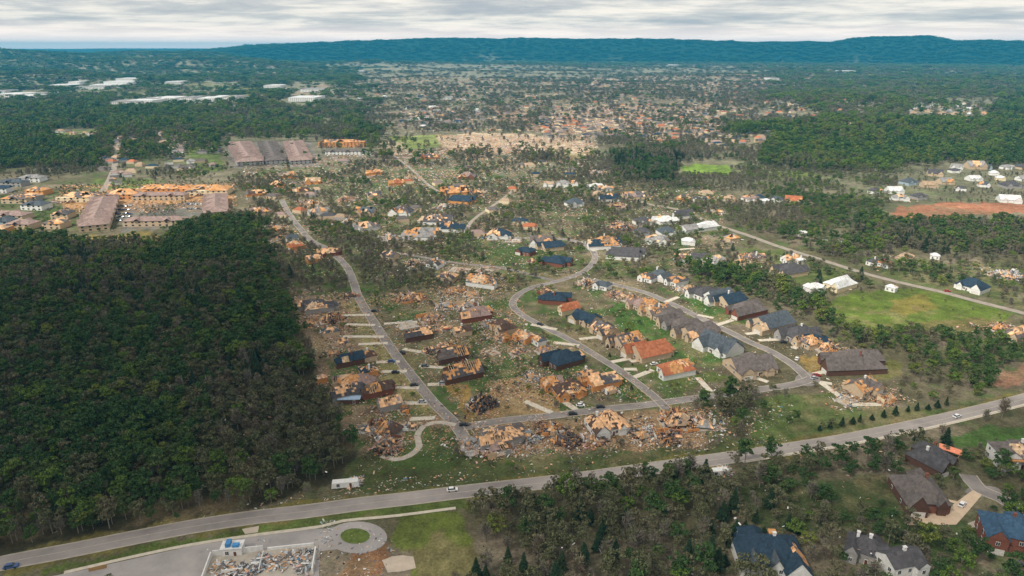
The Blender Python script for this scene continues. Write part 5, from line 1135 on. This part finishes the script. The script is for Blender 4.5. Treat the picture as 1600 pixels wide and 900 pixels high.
for poly, dn, mx_ in WOODS:
    k = inpoly(PXw, PYw, poly); dens[k] = dn; mix[k] = mx_
for poly, dn in OPEN:
    k = inpoly(PXw, PYw, poly); dens[k] = np.minimum(dens[k], dn)
far = np.hypot(X, Y) + (fbm(X / 400, Y / 400, 3) - .5) * 900 > 8100; dens[far] = 1.0; mix[far] = (.75, 0, 0, 0, .25)
cl = fbm(X / 55 + 20, Y / 55 + 20, 3)
eff = np.where((dens > .9) | (dens < .02), dens, np.clip(dens + (cl - .5) * 2.2 * np.minimum(dens, 1 - dens) * 2, 0, 1))
keep = r.random(len(X)) < eff
# clear of buildings and roads (coarse grid lookup)
HA = np.array(HOUSES); 
def clear(X, Y, keep):
    cell = 60.0; from collections import defaultdict
    gh = defaultdict(list)
    for x, y, q in HA: gh[(int(x // cell), int(y // cell))].append((x, y, q + 2.2))
    for L, hh in ROADS:
        for p in L[::1]: gh[(int(p[0] // cell), int(p[1] // cell))].append((p[0], p[1], hh + 3.2))
    ci = np.floor(X / cell).astype(int); cj = np.floor(Y / cell).astype(int)
    for key in list(gh):
        lst = gh[key]
        k = np.where((abs(ci - key[0]) <= 1) & (abs(cj - key[1]) <= 1) & keep)[0]
        if not len(k): continue
        q = np.array(lst); dd = np.hypot(X[k][:, None] - q[None, :, 0], Y[k][:, None] - q[None, :, 1])
        keep[k[(dd < q[None, :, 2]).any(1)]] = False
    return keep
keep = clear(X, Y, keep)
for sp_ in SHEETS: keep &= ~inpoly(PX, PY, sp_)
X, Y, SP_, Zt, PX, PY, mix = X[keep], Y[keep], SP_[keep], Zt[keep], PX[keep], PY[keep], mix[keep]
stand = fbm(X / 70 + 60, Y / 70, 3)
u = np.clip(r.random(len(X)) * .65 + (stand - .5) * 1.1 + .175, 0, .999)
cm_ = np.cumsum(mix, 1); cm_ /= cm_[:, -1:]
ki = (u[:, None] > cm_).sum(1).clip(0, 4)
pi = np.array([random.choice(KI[ALLK[k]]) for k in ki])
base = SP_ / 4.7
sc = r.uniform(.46, .98, len(X)); conif = ki == 4
sxy = sc * np.where(base > 1.02, base, 1.0); sz = sc * np.clip(base, 1, 1.7) * r.uniform(.85, 1.15, len(X))
small = np.zeros(len(X), bool)
for poly, dn in OPEN: small |= inpoly(PX, PY, poly)
q_ = r.uniform(.25, .75, len(X)); sm = small & (SP_ < 5.2); sxy[sm] *= q_[sm]; sz[sm] *= q_[sm] * .9
low = inpoly(PX, PY, [(1150, 728), (1700, 640), (1700, 960), (1100, 960)]) & (r.random(len(X)) < .7); sz[low] *= .5; sxy[low] *= .75
low = inpoly(PX, PY, [(1290, 480), (1700, 500), (1700, 625), (1380, 650), (1290, 560), (1060, 470), (1060, 430)]) & (r.random(len(X)) < .75); sz[low] *= .55; sxy[low] *= .7
scrub = mix[:, 3] > .30; sz[scrub] *= .62; sxy[scrub] *= .8
rot = r.uniform(0, 6.28, len(X))
# the trees that show largest become things of their own
inview = (PX > -15) & (PX < 1615) & (PY < 925)
size_px = sxy / depth(X, Y)
order = np.where(inview)[0]; order = order[np.argsort(-size_px[order])][:282]
single = np.zeros(len(X), bool); single[order] = True
MARKS = [(*G(*p), nm) for p, nm in (((1198, 868), 'the navy roofed white gabled house'), ((1352, 870), 'the dark grey roofed house at the bottom'), ((1433, 772), 'the grey roofed brick house'), ((1452, 717), 'the dark grey hipped house'), ((1582, 716), 'the house with the orange porch'), ((1572, 838), 'the blue roofed brick house'), ((1503, 790), 'the tan driveway'), ((690, 840), 'the bright grass field'), ((1124, 742), 'the white wrecked trailer in the trees'), ((530, 762), 'the white trailer by the left wood'))]
TN = {'green': 'full green', 'fresh': 'yellow green', 'olive': 'thin olive', 'bare': 'stripped brown', 'dark': 'dark evergreen'}
def wood_name(a, b_, x, y):
    q = [(math.hypot(x - hx, y - hy), nm) for hx, hy, nm in MARKS]; m_ = min(q)
    if m_[0] < 34: return 'close to ' + m_[1]
    hd = float(np.hypot(hw[:, 0] - x, hw[:, 1] - y).min())
    if a < 640 and b_ < 880:
        if hd < 24: return 'at the highway edge of the left wood, ' + ('far left' if a < 160 else 'left part' if a < 330 else 'right part')
        if hd < 55: return 'just inside the left wood, ' + ('far left' if a < 160 else 'left part' if a < 330 else 'right part')
        return 'deep in the left wood, ' + ('far left' if a < 200 else 'middle' if a < 400 else 'right part')
    if a < 1150:
        p_ = 'left part' if a < 880 else 'middle' if a < 1010 else 'right part'
        if hd < 26: return 'along the highway in the bottom wood, ' + p_
        if b_ > 850: return 'at the bottom edge of the bottom wood, ' + p_
        return 'inside the bottom wood, ' + p_
    return 'along the highway above the large houses' if hd < 30 else 'on the grass between the large houses'
for i in order:
    k = KINDS[pi[i]]; nm = {'dark': 'conifer', 'bare': 'bare_tree'}.get(k, 'tree')
    o = empty(nm, (X[i], Y[i], Zt[i]), rot[i]); o.scale = (sxy[i], sxy[i], sz[i])
    link('trunk', PROTO[pi[i]][0], o); link('crown', PROTO[pi[i]][1], o)
    wn = wood_name(PX[i], PY[i], X[i], Y[i]); tag(o, f"{TN[k]} tree {wn}", 'tree', f"{TN[k]} trees {wn}")
# verge row of young evergreens
for k, (a, b_) in enumerate([(1280, 673), (1296, 670), (1315, 667), (1332, 662), (1343, 660), (1362, 656), (1380, 652), (1398, 649), (1418, 644), (1432, 642), (1450, 640), (1464, 637), (1478, 634)]):
    x_, y_ = G(a, b_); o = empty('conifer', (x_, y_, float(terrain(x_, y_))), k); o.scale = (.36 + .05 * (k * 5 % 4), .36 + .05 * (k * 5 % 4), .24 + .045 * (k * 7 % 5)); link('trunk', PROTO[12][0], o); link('crown', PROTO[12][1], o)
    tag(o, f"small dark evergreen, {ORD[k]} from the left in the row on the highway verge", 'tree', 'young evergreens in a row on the highway verge')
# lone dark conifers near the barn
for a, b_, lab in ((1279, 442, 'dark conifer left of the cream barn'), (1344, 436, 'dark pointed conifer right of the cream barn')):
    x_, y_ = G(a, b_); o = empty('conifer', (x_, y_, float(terrain(x_, y_))), 1); o.scale = (1, 1, .8); link('trunk', PROTO[13][0], o); link('crown', PROTO[13][1], o); tag(o, lab, 'tree')
# all the rest: one mass of forest, instanced
pc = bpy.data.collections.new('forest_kinds')
for i, (tm, cm2, k, R) in enumerate(PROTO):
    me = cm2.copy(); me.name = 'forest_tree'
    import bmesh
    bm = bmesh.new(); bm.from_mesh(cm2); n0 = len(bm.faces); bm.from_mesh(tm); bm.faces.ensure_lookup_table()
    for f in bm.faces[n0:]: f.material_index = len(cm2.materials)
    bm.to_mesh(me); bm.free(); me.materials.append(BARK)
    o = bpy.data.objects.new('forest_tree_%02d' % i, me); pc.objects.link(o)
rest = ~single
fm = bpy.data.meshes.new('forest'); n = int(rest.sum()); fm.vertices.add(n)
fm.vertices.foreach_set('co', np.stack([X[rest], Y[rest], Zt[rest]], 1).astype(np.float32).ravel())
a = fm.attributes.new('idx', 'INT', 'POINT'); a.data.foreach_set('value', pi[rest].astype(np.int32))
a = fm.attributes.new('rot', 'FLOAT_VECTOR', 'POINT'); a.data.foreach_set('vector', np.stack([0 * rot[rest], 0 * rot[rest], rot[rest]], 1).astype(np.float32).ravel())
a = fm.attributes.new('scl', 'FLOAT_VECTOR', 'POINT'); a.data.foreach_set('vector', np.stack([sxy[rest], sxy[rest], sz[rest]], 1).astype(np.float32).ravel())
fo = link('forest', fm); tag(fo, 'mixed green and storm stripped brown woods covering the land to the ridge', 'forest', kind='stuff')
ng = bpy.data.node_groups.new('plant_forest', 'GeometryNodeTree')
ng.interface.new_socket('Geometry', in_out='INPUT', socket_type='NodeSocketGeometry'); ng.interface.new_socket('Geometry', in_out='OUTPUT', socket_type='NodeSocketGeometry')
gi = N(ng, 'NodeGroupInput'); gout = N(ng, 'NodeGroupOutput'); iop = N(ng, 'GeometryNodeInstanceOnPoints'); ci = N(ng, 'GeometryNodeCollectionInfo')
ci.inputs['Collection'].default_value = pc; ci.inputs['Separate Children'].default_value = True; ci.inputs['Reset Children'].default_value = True
def na(nm, typ): q = N(ng, 'GeometryNodeInputNamedAttribute', data_type=typ); q.inputs['Name'].default_value = nm; return q.outputs['Attribute']
ng.links.new(gi.outputs[0], iop.inputs['Points']); ng.links.new(ci.outputs[0], iop.inputs['Instance']); iop.inputs['Pick Instance'].default_value = True
ng.links.new(na('idx', 'INT'), iop.inputs['Instance Index']); ng.links.new(na('rot', 'FLOAT_VECTOR'), iop.inputs['Rotation']); ng.links.new(na('scl', 'FLOAT_VECTOR'), iop.inputs['Scale'])
ng.links.new(iop.outputs[0], gout.inputs[0])
md = fo.modifiers.new('plant', 'NODES'); md.node_group = ng
print('trees', n, 'houses', len(HOUSES), 'objects', len(COL.objects))

# ------------------------------------------------------------------ haze
hb = MB(); hb.box((0, 10000, 130), (56000, 23000, 304)); hz_ = hb.build('haze', [])
vm = bpy.data.materials.new('haze_air'); vm.use_nodes = True; t = vm.node_tree; t.nodes.clear()
pv = N(t, 'ShaderNodeVolumePrincipled'); pv.inputs['Color'].default_value = (0.05, 0.50, 0.84, 1); pv.inputs['Density'].default_value = 0.000066; pv.inputs['Anisotropy'].default_value = 0.0
mo = N(t, 'ShaderNodeOutputMaterial'); t.links.new(pv.outputs[0], mo.inputs['Volume'])
hz_.data.materials.append(vm); tag(hz_, 'thin blue haze over the far land and ridge', 'haze', kind='stuff')
